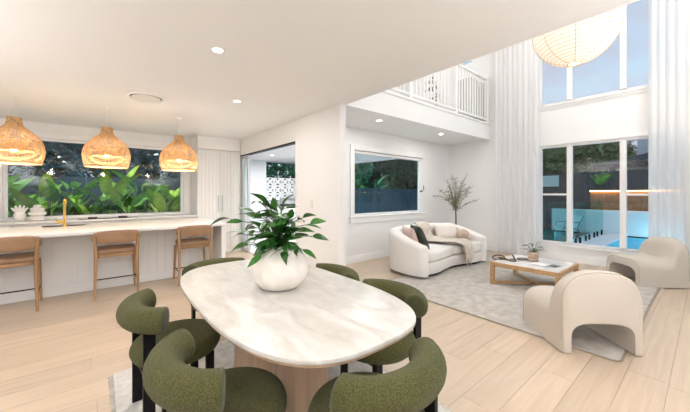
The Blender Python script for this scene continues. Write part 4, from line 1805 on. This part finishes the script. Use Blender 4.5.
# ------------------------------------------------------------------ balcony balustrade and upper hall
t = thing('balustrade', 'white upstairs balustrade with square balusters along the balcony', 'balustrade', (0, 0, 0))
yb0 = YS + 0.045
bm = NB()
rbox(bm, XV, XB - 0.01, YS - 0.02, YS + 0.10, ZU + 0.002, ZU + 0.05, 0.006, 1)
obj('nosing', bm, 'trim_white', t)
bm = NB()
rbox(bm, XV, XB - 0.01, yb0 - 0.03, yb0 + 0.03, 3.19, 3.235, 0.005, 1)
obj('bottom_rail', bm, 'trim_white', t)
bm = NB()
rbox(bm, XV, XB - 0.01, yb0 - 0.035, yb0 + 0.035, 4.185, 4.23, 0.008, 1)
obj('handrail', bm, 'trim_white', t)
for xp in (2.95, 4.42, 5.97, 7.42):
    bm = NB()
    rbox(bm, xp - 0.045, xp + 0.045, yb0 - 0.045, yb0 + 0.045, ZU + 0.05, 4.25, 0.005, 1)
    rbox(bm, xp - 0.055, xp + 0.055, yb0 - 0.055, yb0 + 0.055, 4.25, 4.27, 0.005, 1)
    obj('newel_post', bm, 'trim_white', t)
bm = NB()
rbox(bm, -0.016, 0.016, -0.016, 0.016, 3.235, 4.185, 0.003, 1)
bal = mesh_of('baluster', bm, 'trim_white')
x = 3.08
while x < 7.36:
    if all(abs(x - xp) > 0.07 for xp in (4.42, 5.97)):
        obj('baluster', bal, None, t, (x, yb0, 0))
    x += 0.118
# things glimpsed upstairs
t = thing('upstairs_cabinet', 'grey cupboard standing upstairs behind the right end of the balustrade', 'cupboard', (7.12, 3.80, ZU))
bm = NB()
rbox(bm, -0.3, 0.36, -0.23, 0.23, 0.06, 1.08, 0.012, 2)
obj('body', bm, 'grey_fabric', t)
for s in (-1, 1):
    bm = NB()
    rbox(bm, -0.318, -0.301, 0.01 if s > 0 else -0.22, 0.22 if s > 0 else -0.01, 0.08, 1.06, 0.004, 1)
    d = obj('door', bm, 'grey_fabric', t)
    bm = NB()
    rbox(bm, -0.335, -0.318, s * 0.05 - 0.008, s * 0.05 + 0.008, 0.5, 0.62, 0.003, 1)
    obj('handle', bm, 'steel', d)
for sx, sy in ((-0.26, -0.2), (-0.26, 0.2), (0.32, -0.2), (0.32, 0.2)):
    bm = NB()
    box(bm, sx - 0.02, sx + 0.02, sy - 0.02, sy + 0.02, 0.0, 0.06)
    obj('foot', bm, 'dark_metal', t, smooth=False)
w = empty_struct('door_2')
bm = NB()
rbox(bm, XB - 0.03, XB - 0.002, 4.30, 4.46, ZU, 5.15, 0.004, 1)
obj('door_leaf', bm, 'door_blush', w)
bm = NB()
box(bm, XB - 0.035, XB - 0.001, 4.46, 4.52, ZU, 5.2)
box(bm, XB - 0.035, XB - 0.001, 4.24, 4.30, ZU, 5.2)
box(bm, XB - 0.035, XB - 0.001, 4.24, 4.52, 5.2, 5.26)
obj('door_frame', bm, 'trim_white', w, smooth=False)
t = thing('upstairs_plant', 'dark leafy potted plant glimpsed upstairs between the balusters', 'potted plant', (7.12, 4.75, ZU))
bm = NB()
lathe(bm, [(0.11, 0), (0.14, 0.02), (0.17, 0.32), (0.15, 0.33)], 20)
obj('pot', bm, 'ceramic_plain', t)
lu = leaf_mesh('leaf', 'leaf_dark', 1.0, 0.4, 6, 0.2, 0.5)
rg = random.Random(8)
bm = NB()
tube(bm, [(0, 0, 0.3), (0.02, 0, 1.4)], 0.012, 6)
obj('stem', bm, 'bark', t)
for k in range(16):
    a = rg.uniform(0, 2 * PI)
    o = obj('leaf', lu, None, t)
    orient(o, (0.01, 0, 0.6 + 0.055 * k), (math.cos(a), math.sin(a), 0.4), 0, rg.uniform(0.2, 0.32))

# ------------------------------------------------------------------ outside: ground
bm = NB()
box(bm, -30, 50, -30, 50, -0.35, -0.16)
g = obj('ground', bm, 'soil', smooth=False)
g['kind'] = 'structure'
bm = NB()
box(bm, 2.9, 7.3, 4.72, 9.4, -0.16, -0.03)
o = obj('alfresco_floor', bm, 'alfresco_tile', smooth=False)
o['kind'] = 'structure'
bm = NB()
box(bm, XV + 0.02, 7.0, 4.72, 9.9, 2.5, 2.6)
box(bm, 6.9, 7.0, 4.72, 9.9, 2.44, 2.5)
o = obj('alfresco_soffit', bm, 'weatherboard', smooth=False)
o['kind'] = 'structure'


def leaf_cloud(blobs, n, size, seed, squash=1.0):
    rs = np.random.RandomState(seed)
    V, F = [], []
    w_ = np.array([b_[3] * b_[4] * b_[5] for b_ in blobs]) ** (2 / 3)
    w_ /= w_.sum()
    pick = rs.choice(len(blobs), n, p=w_)
    B_ = np.array(blobs)[pick]
    d = rs.normal(size=(n, 3))
    d /= np.linalg.norm(d, axis=1)[:, None]
    rad = 0.62 + 0.42 * rs.rand(n, 1)
    Pp = B_[:, :3] + d * rad * B_[:, 3:6]
    a = rs.normal(size=(n, 3))
    a[:, 2] *= 0.7
    a /= np.linalg.norm(a, axis=1)[:, None]
    b2 = np.cross(a, rs.normal(size=(n, 3)))
    b2 /= np.linalg.norm(b2, axis=1)[:, None]
    s = size * (0.6 + 0.8 * rs.rand(n, 1))
    q = np.stack([Pp - a * s, Pp + b2 * s * .42, Pp + a * s, Pp - b2 * s * .42], 1).reshape(-1, 3)
    f = np.arange(n * 4).reshape(-1, 4)
    return q, f


def tree(name, label, blobs, n, size, seed, m, trunk, loc, group, cat='tree', tr=0.08):
    t_ = thing(name, label, cat, loc, 0, group)
    q, f = leaf_cloud(blobs, n, size, seed)
    me = bpy.data.meshes.new('foliage')
    me.from_pydata(q.tolist(), [], f.tolist())
    me.materials.append(MATS[m])
    o_ = obj('foliage', me, None, t_)
    o_['kind'] = 'stuff'
    b_ = NB()
    for i, tk in enumerate(trunk):
        tube(b_, tk, [tr * (1 - 0.5 * j / (len(tk) - 1)) for j in range(len(tk))], 8)
    obj('trunk', b_, 'bark', t_)
    return t_


# --- beyond the sliding door: weatherboard wall, breeze block screen, outdoor kitchen
t = thing('weatherboard_wall', 'white weatherboard wall seen through the sliding door opening', 'wall', (0, 0, 0))
bm = NB()
box(bm, 2.95, 4.42, 9.52, 9.7, -0.15, 2.5)
obj('wall_core', bm, 'weatherboard', t, smooth=False)
bb = NB()
v = [bb.verts.new(p) for p in ((0, 0, 0), (1.47, 0, 0), (1.47, 0.018, 0.172), (0, 0.018, 0.172), (0, 0.03, 0), (1.47, 0.03, 0), (1.47, 0.03, 0.172), (0, 0.03, 0.172))]
for f in ((0, 1, 2, 3), (4, 7, 6, 5), (0, 4, 5, 1), (3, 2, 6, 7), (0, 3, 7, 4), (1, 5, 6, 2)):
    bb.faces.new([v[i] for i in f])
bdm = mesh_of('weatherboard', bb, 'weatherboard', smooth=False)
z = -0.1
while z < 2.4:
    obj('weatherboard', bdm, None, t, (2.95, 9.49, z))
    z += 0.172

t = thing('breeze_block_screen', 'white patterned breeze block screen wall beyond the sliding door', 'screen wall', (0, 0, 0))
bm = NB()
S = 0.285
hS = S / 2 - 0.003
for a in ((-hS, hS, hS - 0.03, hS), (-hS, hS, -hS, -hS + 0.03), (-hS, -hS + 0.03, -hS + .03, hS - .03), (hS - 0.03, hS, -hS + .03, hS - .03)):
    box(bm, a[0], a[1], -0.045, 0.045, a[2], a[3])
for s in (1, -1):
    Mx = Matrix.Rotation(R(45 * s), 4, 'Y')
    box(bm, -0.16, 0.16, -0.040 + 0.004 * (s > 0), 0.040, -0.026, 0.026, Mx)
box(bm, -0.062, 0.062, -0.043, 0.043, -0.018, 0.018)
box(bm, -0.018, 0.018, -0.042, 0.042, -0.062, 0.062)
brm = mesh_of('breeze_block', bm, 'breeze_white', smooth=False)
for i in range(8):
    for j in range(7):
        obj('breeze_block', brm, None, t, (4.43 + S / 2 + i * S, 9.55, -0.05 + S / 2 + j * S))

t = thing('outdoor_kitchen', 'white outdoor kitchen bench in front of the breeze block screen', 'bench', (4.5, 8.75, -0.03))
bm = NB()
box(bm, 0.0, 2.2, 0.03, 0.68, 0.0, 0.9)
obj('body', bm, 'weatherboard', t, smooth=False)
bm = NB()
rbox(bm, -0.02, 2.22, 0.0, 0.70, 0.9, 0.94, 0.005, 1)
obj('benchtop', bm, 'stone_bench', t)
for k in range(3):
    bm = NB()
    rbox(bm, 0.03 + 0.72 * k, 0.72 + 0.72 * k, 0.01, 0.029, 0.1, 0.88, 0.003, 1)
    obj('door', bm, 'weatherboard', t)
t = thing('barbecue', 'grey hooded barbecue on the outdoor kitchen bench', 'barbecue', (5.2, 9.08, 0.912))
bm = NB()
rbox(bm, -0.38, 0.38, -0.26, 0.26, 0.0, 0.14, 0.01, 2)
obj('body', bm, 'dark_metal', t)
bm = NB()
pts_ = []
rings = []
for xx in (-0.38, 0.38):
    rings.append([(xx, 0.26 * math.cos(PI * k / 12), 0.145 + 0.19 * math.sin(PI * k / 12) ** 0.7) for k in range(13)])
ring_loft(bm, rings)
h_ = obj('hood', bm, 'steel', t)
bm = NB()
tube(bm, [(-0.28, -0.28, 0.22), (0.28, -0.28, 0.22)], 0.012, 8)
obj('handle', bm, 'steel', h_)
t = thing('outdoor_vase', 'slim white vase standing beside the barbecue', 'vase', (5.78, 9.0, 0.912))
bm = NB()
lathe(bm, [(0.05, 0), (0.085, 0.06), (0.07, 0.2), (0.03, 0.3), (0.05, 0.36)], 20)
obj('body', bm, 'ceramic_plain', t)

tree('clipped_hedge', 'dark green clipped hedge above the breeze block screen', [(5.2 + 0.7 * i, 10.25, 1.55, 0.55, 0.35, 1.35) for i in range(-1, 4)], 5200, 0.06, 3, 'leaf_teal',
     [[(5.2 + 0.7 * i, 10.25, -0.16), (5.2 + 0.7 * i, 10.25, 1.2)] for i in range(-1, 4)], (0, 0, 0), None, 'hedge', 0.03)

for x, y, lab in ((3.9, 6.0, 'added downlight in the alfresco soffit near the sliding door'), (3.9, 8.0, 'added downlight in the alfresco soffit before the weatherboard wall'), (5.3, 7.6, 'added downlight in the alfresco soffit before the barbecue'), (6.3, 5.5, 'added downlight in the alfresco soffit outside the picture window')):
    downlight('downlight', x, y, 2.5, lab, 16, 'added downlights in the alfresco soffit')  # soffit downlights added to brighten the alfresco area

# --- beyond the picture window: navy fence and trees
def sheet_fence(name, label, p0, p1, z1, m, pitch, axis):
    t_ = thing(name, label, 'fence', (0, 0, 0))
    L_ = (Vector(p1) - Vector(p0)).length
    n_ = max(1, round(L_ / pitch))
    b_ = NB()
    w_ = L_ / n_
    if axis == 'x':
        box(b_, 0.002, w_ - 0.002, 0, 0.02, 0, z1)
        for k in range(4):
            box(b_, w_ * (k + .3) / 4, w_ * (k + .55) / 4, -0.018, 0, 0, z1 - 0.02)
    else:
        box(b_, 0, 0.02, 0.002, w_ - 0.002, 0, z1)
        for k in range(4):
            box(b_, -0.018, 0, w_ * (k + .3) / 4, w_ * (k + .55) / 4, 0, z1 - 0.02)
    me = mesh_of('fence_panel', b_, m, smooth=False)
    for k in range(n_):
        q = Vector(p0).lerp(Vector(p1), k / n_)
        obj('fence_panel', me, None, t_, q)
    b_ = NB()
    if axis == 'x':
        box(b_, p0[0], p1[0], p0[1] - 0.025, p0[1] + 0.035, z1 + p0[2], z1 + p0[2] + 0.04)
    else:
        box(b_, p0[0] - 0.025, p0[0] + 0.035, p0[1], p1[1], z1 + p0[2], z1 + p0[2] + 0.04)
    obj('capping_rail', b_, m, t_, smooth=False)


sheet_fence('steel_fence', 'navy blue metal fence outside the picture window', (6.75, 9.55, -0.16), (19, 9.55, -0.16), 1.74, 'fence_navy', 0.9, 'x')
tree('garden_tree', 'bright green tree behind the left of the navy fence', [(9.0, 11.0, 2.3, 0.9, 0.8, 0.9), (10.0, 11.2, 2.8, 0.9, 0.8, 1.0), (8.3, 11.0, 3.0, 0.8, .8, 1.0)], 5200, 0.10, 31, 'leaf_teal',
     [[(9.2, 11, -0.16), (9.3, 11, 2.2)]], (0, 0, 0), 'trees behind the navy fence')
tree('garden_tree', 'dark dense tree behind the right of the navy fence', [(12.4, 11.6, 2.6, 1.3, 0.9, 1.4), (13.8, 11.6, 2.8, 1.2, 0.9, 1.4), (15.5, 11.6, 2.6, 1.3, .9, 1.5), (11.2, 11.9, 2.6, 1.1, .9, 1.6)], 9000, 0.10, 32, 'leaf_dark',
     [[(12.6, 11.6, -0.16), (12.5, 11.6, 2.4)], [(14.6, 11.6, -0.16), (14.9, 11.6, 2.4)]], (0, 0, 0), 'trees behind the navy fence')
tree('garden_tree', 'tall dark tree filling the background beyond the navy fence', [(8.0, 14.0, 3.2, 2.2, 1.0, 3.0), (12.0, 14.5, 3.4, 2.6, 1.0, 3.2), (16.5, 14.5, 3.2, 2.8, 1.0, 3.4), (20.5, 14.5, 3.2, 2.4, 1.0, 3.4)], 16000, 0.16, 33, 'leaf_dark',
     [[(8, 14, -0.16), (8, 14, 3)], [(13, 14.5, -0.16), (13, 14.5, 3)], [(17, 14.5, -.16), (17, 14.5, 3)]], (0, 0, 0), 'trees behind the navy fence', 'tree', 0.15)

paddle = leaf_mesh('leaf', 'leaf_garden', 1.0, 0.30, 8, 0.35, 0.35, 0.8)
paddle2 = leaf_mesh('leaf', 'leaf_garden', 1.0, 0.36, 8, 0.30, 0.15, 0.7)
paddle_l = leaf_mesh('leaf', 'leaf_lime', 1.0, 0.40, 8, 0.20, 0.05, 0.6)
paddle_t = leaf_mesh('leaf', 'leaf_teal', 1.0, 0.32, 8, 0.3, 0.5, 0.8)


def paddle_plant(label, loc, n, L_, hgt, seed, meshes, group, spread=0.9, name='tropical_plant', stemm='stem_green'):
    t_ = thing(name, label, 'plant', loc, 0, group)
    rg_ = random.Random(seed)
    for k in range(n):
        a = 2 * PI * k / n * 2.4 + rg_.uniform(-.4, .4)
        hh = hgt * rg_.uniform(0.35, 1.0)
        out_r = spread * hgt * rg_.uniform(0.05, 0.35)
        p = Vector((math.cos(a) * out_r, math.sin(a) * out_r, hh))
        b_ = NB()
        tube(b_, [(math.cos(a) * 0.03, math.sin(a) * 0.03, 0.0), p * 0.55 + Vector((0, 0, 0.08 * hgt)), p], [0.016, 0.012, 0.008], 6)
        obj('stem', b_, stemm, t_)
        o_ = obj('leaf', meshes[k % len(meshes)], None, t_)
        d = Vector((math.cos(a), math.sin(a), rg_.uniform(0.5, 1.9)))
        orient(o_, p, d, rg_.uniform(-.6, .6), L_ * rg_.uniform(0.75, 1.2))
    return t_


paddle_plant('banana-like plant with drooping blue-green leaves behind the navy fence', (10.6, 10.75, -0.16), 11, 1.1, 2.0, 77, [paddle_t], None, 0.7)

# --- kitchen garden
t = thing('garden_fence', 'dark fence behind the plants outside the kitchen window', 'fence', (0, 0, 0))
bm = NB()
box(bm, 0.0, 0.145, 0, 0.02, 0, 2.0)
plm = mesh_of('paling', bm, 'fence_teal', smooth=False)
for k in range(44):
    obj('paling', plm, None, t, (-3.8 + 0.15 * k, 10.6 + 0.012 * (k % 2), -0.16))
bm = NB()
box(bm, -3.8, 2.8, 10.64, 10.68, 1.5, 1.6)
obj('rail', bm, 'fence_teal', t, smooth=False)
GRP = 'plants outside the kitchen window'
for i, (x, y, n, L_, h_, ms, lab) in enumerate((
        (-1.15, 8.95, 12, 0.62, 0.85, [paddle, paddle2], 'leafy green plant outside the left end of the kitchen window'),
        (-0.78, 9.1, 5, 0.75, 1.15, [paddle_l, paddle], 'plant with one upright lime leaf behind the white jars'),
        (-0.15, 9.0, 12, 0.60, 0.80, [paddle, paddle2], 'broad-leaved plant outside the window behind the brass tap'),
        (0.22, 9.05, 6, 0.78, 1.2, [paddle_l, paddle2], 'tall plant with bright lime paddle leaves under the middle pendant'),
        (0.62, 8.95, 13, 0.62, 0.80, [paddle, paddle2], 'bushy green plant in the centre right of the kitchen window'),
        (1.35, 8.95, 14, 0.62, 0.95, [paddle_l, paddle], 'bright yellow-green plant at the right end of the kitchen window'),
        (1.75, 9.25, 12, 0.70, 1.1, [paddle_l, paddle2], 'green plant half hidden by the right jamb of the kitchen window'),
        (-1.7, 9.3, 10, 0.70, 1.1, [paddle, paddle2], 'green plant half hidden by the left jamb of the kitchen window'),
        (-0.5, 9.6, 12, 0.75, 1.25, [paddle, paddle2], 'taller dark plant at the back of the kitchen garden, left of centre'),
        (0.95, 9.7, 12, 0.80, 1.2, [paddle, paddle2], 'taller plant at the back of the kitchen garden, right of centre'))):
    paddle_plant(lab, (x, y, 0.25), n + 7, L_ * 0.92, h_ * 1.05, 100 + i, ms, GRP, 0.75)
bm = NB()
box(bm, -3.6, 2.85, 8.35, 10.4, -0.16, 0.25)
o = obj('raised_garden_bed', bm, 'soil', smooth=False)
o['kind'] = 'structure'
tree('backdrop_tree', 'dark tree beyond the fence on the left of the kitchen window', [(-3.2, 11.8, 2.6, 1.4, 0.8, 1.6), (-1.5, 11.9, 2.5, 1.2, 0.8, 1.5), (-0.4, 12.4, 3.6, 1.6, 0.9, 1.6)], 8000, 0.11, 41, 'leaf_dark',
     [[(-2, 11.8, -.16), (-2, 11.8, 2.4)]], (0, 0, 0), 'trees beyond the kitchen fence')
tree('backdrop_tree', 'dark tree beyond the fence on the right of the kitchen window', [(1.2, 11.9, 2.6, 1.3, 0.8, 1.6), (2.6, 11.9, 2.4, 1.2, 0.8, 1.5), (1.9, 12.6, 3.8, 1.6, .9, 1.5)], 8000, 0.11, 42, 'leaf_dark',
     [[(1.6, 11.8, -.16), (1.6, 11.8, 2.4)]], (0, 0, 0), 'trees beyond the kitchen fence')
tree('garden_hedge', 'dark dense hedge standing against the fence outside the kitchen window', [(-3.4 + 0.8 * i, 10.95, 1.6 + 0.25 * (i % 3), 0.6, 0.3, 1.9) for i in range(9)], 15000, 0.09, 45, 'leaf_teal2',
     [[(-3.4 + 0.8 * i, 10.95, -.16), (-3.4 + 0.8 * i, 10.95, 1.4)] for i in range(9)], (0, 0, 0), None, 'hedge', 0.03)
# spotlights on short spikes, added to brighten the trees
for x, y, lab in ((8.3, 9.75, 'added black spotlight brightening the trees behind the navy fence on the left'),
                  (10.8, 9.75, 'added black spotlight brightening the trees behind the navy fence on the right')):
    t = thing('added_spotlight', lab, 'spotlight', (x, y, 0.25 if x < 5 else -0.16), 0, 'added garden spotlights')
    bm = NB()
    tube(bm, [(0, 0, 0), (0, 0, 0.16)], 0.008, 6)
    obj('spike', bm, 'black_metal', t)
    bm = NB()
    tube(bm, [(0, -0.03, 0.15), (0, 0.05, 0.20)], 0.03, 12)
    hd = obj('head', bm, 'black_metal', t)
    bm = NB()
    tube(bm, [(0, 0.0505, 0.2005), (0, 0.0525, 0.202)], 0.026, 12)
    obj('lens', bm, 'lamp_lens', hd)
    ld = bpy.data.lights.new('added_beam', 'SPOT')
    ld.energy = 95 if x < 5 else 130
    ld.spot_size = R(115)
    ld.spot_blend = 0.8
    ld.shadow_soft_size = 0.03
    ld.color = (1.0, 0.93, 0.75)
    lo = bpy.data.objects.new('added_beam', ld)
    C.objects.link(lo)
    lo.parent = t
    lo.location = (0, 0.07, 0.23)
    lo.rotation_euler = (R(108 if x < 5 else 135), 0, 0)

# floodlights above the kitchen window, added to brighten the plants outside
for x, lab in ((-0.9, 'added black floodlight outside above the left of the kitchen window'), (0.3, 'added black floodlight outside above the middle of the kitchen window'),
               (1.5, 'added black floodlight outside above the right of the kitchen window')):
    t = thing('added_floodlight', lab, 'floodlight', (x, 8.10, 2.60), 0, 'added floodlights above the kitchen window')
    bm = NB()
    tube(bm, [(0, 0, 0), (0, 0.14, 0)], 0.012, 8)
    obj('bracket', bm, 'black_metal', t)
    bm = NB()
    tube(bm, [(0, 0.13, 0.02), (0, 0.18, -0.06)], 0.035, 12)
    hd = obj('head', bm, 'black_metal', t)
    bm = NB()
    tube(bm, [(0, 0.1805, -0.0608), (0, 0.182, -0.0632)], 0.03, 12)
    obj('lens', bm, 'lamp_lens', hd)
    ld = bpy.data.lights.new('added_flood_beam', 'SPOT')
    ld.energy = 40
    ld.spot_size = R(130)
    ld.spot_blend = 0.7
    ld.shadow_soft_size = 0.05
    ld.color = (1.0, 0.96, 0.85)
    lo = bpy.data.objects.new('added_flood_beam', ld)
    C.objects.link(lo)
    lo.parent = t
    lo.location = (0, 0.20, -0.085)
    lo.rotation_euler = (R(38), 0, 0)

# --- pool side
bm = NB()
box(bm, 7.66, 13.3, 1.75, 2.5, -0.16, 0.08)
box(bm, 7.66, 8.6, -6.0, 1.75, -0.16, 0.08)
o = obj('pool_deck', bm, 'paver', smooth=False)
o['kind'] = 'structure'
bm = NB()
box(bm, 7.66, 13.3, 2.5, 9.4, -0.16, 0.02)
o = obj('lawn', bm, 'lawn', smooth=False)
o['kind'] = 'structure'
t = thing('swimming_pool', 'light blue swimming pool with white coping outside the tall window', 'pool', (0, 0, 0))
bm = NB()
box(bm, 8.6, 12.63, -6.0, 1.75, -0.16, -0.14)
box(bm, 8.6, 8.65, -6.0, 1.75, -0.14, 0.05)
box(bm, 12.58, 12.63, -6, 1.75, -0.14, 0.05)
box(bm, 8.65, 12.6, 1.70, 1.75, -0.14, 0.05)
obj('shell', bm, 'pool_tile', t, smooth=False)
bm = NB()
box(bm, 8.65, 12.6, -6.0, 1.70, -0.0, 0.02)
obj('water_surface', bm, 'water', t, smooth=False)
bm = NB()
rbox(bm, 8.4, 12.64, 1.62, 2.02, 0.08, 0.125, 0.008, 1)
obj('coping', bm, 'paver', t)
for k, py in enumerate((0.6, -1.6)):  # lamps added in the water to brighten the pool
    ld = bpy.data.lights.new('pool_fill_light', 'POINT')
    ld.energy = 12
    ld.shadow_soft_size = 0.1
    ld.color = (0.75, 0.95, 1.0)
    lo = bpy.data.objects.new('pool_fill_light', ld)
    C.objects.link(lo)
    lo.parent = t
    lo.location = (12.3, py, -0.06)
t = thing('pool_fence', 'frameless glass pool fence with black spigots', 'glass fence', (0, 0, 0))
for k in range(5):
    x0_ = 7.75 + 0.98 * k
    bm = NB()
    box(bm, x0_, x0_ + 0.95, 2.16, 2.172, 0.15, 1.15)
    obj('glass_panel', bm, 'pool_glass', t, smooth=False)
    for sx in (0.2, 0.78):
        bm = NB()
        rbox(bm, x0_ + sx - 0.022, x0_ + sx + 0.022, 2.145, 2.19, 0.08, 0.24, 0.006, 1)
        obj('spigot', bm, 'black_metal', t)
t = thing('pool_fence', 'glass pool fence panels across the lawn at the left of the tall window', 'glass fence', (0, 0, 0))
for k in range(3):
    y0_ = 2.25 + 1.02 * k
    bm = NB()
    box(bm, 10.9, 10.912, y0_, y0_ + 0.98, 0.13, 1.15)
    obj('glass_panel', bm, 'pool_glass', t, smooth=False)
    for sy in (0.2, 0.78):
        bm = NB()
        rbox(bm, 10.87, 10.94, y0_ + sy - 0.03, y0_ + sy + 0.03, 0.08 if y0_ + sy < 2.5 else 0.02, 0.2, 0.006, 1)
        obj('spigot', bm, 'black_metal', t)
# white garden wall and timber feature with LED
t = thing('garden_wall', 'low white rendered wall behind the pool', 'wall', (0, 0, 0))
bm = NB()
rbox(bm, 12.66, 12.9, -6.0, 3.6, 0.085, 0.86, 0.01, 1)
obj('render', bm, 'render_white', t)
t = thing('timber_feature', 'timber clad planter lit by a warm strip above the white pool wall', 'planter', (0, 0, 0))
for k in range(4):
    bm = NB()
    rbox(bm, 12.93, 12.96, -6.0, 2.55, 0.10 + 0.345 * k, 0.10 + 0.345 * k + 0.335, 0.004, 1)
    obj('cladding_board', bm, 'timber_clad', t)
bm = NB()
rbox(bm, 12.84, 13.3, -6.0, 2.58, 1.49, 1.53, 0.005, 1)
obj('capping', bm, 'timber_clad', t)
bm = NB()
box(bm, 12.88, 12.90, -6.0, 2.55, 1.475, 1.489)
obj('light_strip', bm, 'led_strip', t, smooth=False)
sheet_fence('boundary_fence', 'charcoal boundary fence behind the pool', (13.4, -7, -0.16), (13.4, 9.4, -0.16), 2.28, 'fence_charcoal', 0.95, 'y')
t = thing('stand_in_panel', 'mint stand-in panel for a pale rectangle at the charcoal fence', 'panel', (13.33, 3.86, 1.87))
bm = NB()
rbox(bm, 0.0, 0.03, -0.30, 0.30, -0.21, 0.21, 0.004, 1)
obj('board', bm, 'panel_mint', t)  # stands in for a pale rectangle of unknown origin
bm = NB()
box(bm, 0.03, 0.048, -0.2, 0.2, -0.1, 0.1)
obj('bracket', bm, 'dark_metal', t, smooth=False)
paddle_plant('bird-of-paradise plant in front of the charcoal fence', (13.1, 2.3, 1.531), 8, 0.62, 0.30, 55, [paddle, paddle2], None, 0.6)
# deck chair
t = thing('deck_chair', 'white sling deck chair with dark frame on the pool deck', 'deck chair', (11.9, 2.95, 0.02), R(-130))
t.scale = (0.78, 0.78, 0.78)
bm = NB()
rings = []
for u, (a, z) in enumerate(((-0.02, 0.36), (0.25, 0.33), (0.5, 0.32), (0.62, 0.42), (0.72, 0.62), (0.82, 0.82))):
    rings.append([(-0.26, a - .35, z), (0.26, a - .35, z), (0.26, a - .35, z + 0.02), (-0.26, a - .35, z + 0.02)])
ring_loft(bm, rings)
obj('sling', bm, 'render_white', t)
for sx in (-0.28, 0.28):
    bm = NB()
    tube(bm, [(sx, -0.36, 0.36), (sx, 0.2, 0.33), (sx, 0.47, 0.83)], 0.015, 8)
    obj('side_rail', bm, 'dark_metal', t)
    bm = NB()
    tube(bm, [(sx, -0.36, 0.36), (sx, -0.28, 0.0)], 0.015, 8)
    obj('leg', bm, 'dark_metal', t)
    bm = NB()
    tube(bm, [(sx, 0.2, 0.33), (sx, 0.40, 0.0)], 0.015, 8)
    obj('leg', bm, 'dark_metal', t)
    bm = NB()
    tube(bm, [(sx, -0.3, 0.36), (sx, -0.28, 0.55), (sx, 0.33, 0.58)], 0.015, 8)
    obj('armrest', bm, 'dark_metal', t)
# trees beyond the boundary fence
tree('boundary_tree', 'leafy green tree beyond the charcoal fence at the left of the tall window', [(15.2, 5.6, 2.8, 1.0, 1.3, 1.0), (15.4, 4.6, 2.6, 1.0, 1.0, 1.0), (15.0, 7.4, 2.8, 1.0, 1.2, 1.2)], 9000, 0.10, 51, 'leaf_mid',
     [[(15.2, 5.2, -.16), (15.2, 5.2, 2.6)]], (0, 0, 0), 'trees beyond the pool fence')
tree('boundary_tree', 'lighter green tree beyond the charcoal fence behind the middle pane', [(25.5, 8.6, 3.6, 1.2, 1.6, 2.0), (26.0, 6.2, 4.0, 1.2, 1.6, 2.0), (26.0, 4.2, 4.0, 1.2, 1.4, 2.0)], 8000, 0.11, 52, 'leaf_mid',
     [[(26, 6.4, -.16), (26, 6.4, 2.8)]], (0, 0, 0), 'trees beyond the pool fence')
tree('boundary_tree', 'taller dark tree behind the others beyond the pool', [(18.5, 6.5, 3.0, 1.2, 1.8, 1.6), (19.0, 3.8, 3.0, 1.2, 1.6, 1.6)], 8000, 0.14, 53, 'leaf_mid',
     [[(18.6, 5.4, -.16), (18.6, 5.4, 2.8)]], (0, 0, 0), 'trees beyond the pool fence')
# neighbour
t = thing('neighbour_house', 'neighbouring house with a dark tiled hip roof and pale upper storey', 'house', (0, 0, 0))
bm = NB()
box(bm, 15.6, 24.0, -9.0, 2.3, -0.16, 2.42)
obj('lower_wall', bm, 'house_wall', t, smooth=False)
bm = NB()
base = [(15.0, 2.9), (15.0, -9.6), (24.6, -9.6), (24.6, 2.9)]
for z0_, z1_ in ((2.40, 2.52),):
    prism(bm, base[::-1], z0_, z1_)
obj('fascia', bm, 'dark_metal', t, smooth=False)
for k in range(12):
    f0, f1 = k / 12, (k + 1.04) / 12
    bm = NB()
    def q(f_, zoff):
        i_ = 4.0 * f_
        return [(15.0 + i_, 2.9 - i_, 2.52 + 2.0 * f_ * 0.62 + zoff), (15.0 + i_, -9.6 + i_, 2.52 + 2.0 * f_ * 0.62 + zoff),
                (24.6 - i_, -9.6 + i_, 2.52 + 2.0 * f_ * 0.62 + zoff), (24.6 - i_, 2.9 - i_, 2.52 + 2.0 * f_ * 0.62 + zoff)]
    ring_loft(bm, [q(f0, 0.035), q(f1, 0.0)], False)
    obj('tile_course', bm, 'roof_tile', t, smooth=False)
bm = NB()
box(bm, 18.5, 23.0, -8.0, 2.0, 2.5, 5.0)
obj('upper_storey', bm, 'house_wall', t, smooth=False)
bm = NB()
for k in range(12):
    box(bm, 18.47, 18.5, -8.0, 2.0, 2.9 + 0.17 * k, 2.9 + 0.17 * k + 0.15)
o = obj('cladding', bm, 'house_wall', t, smooth=False)
o['kind'] = 'stuff'
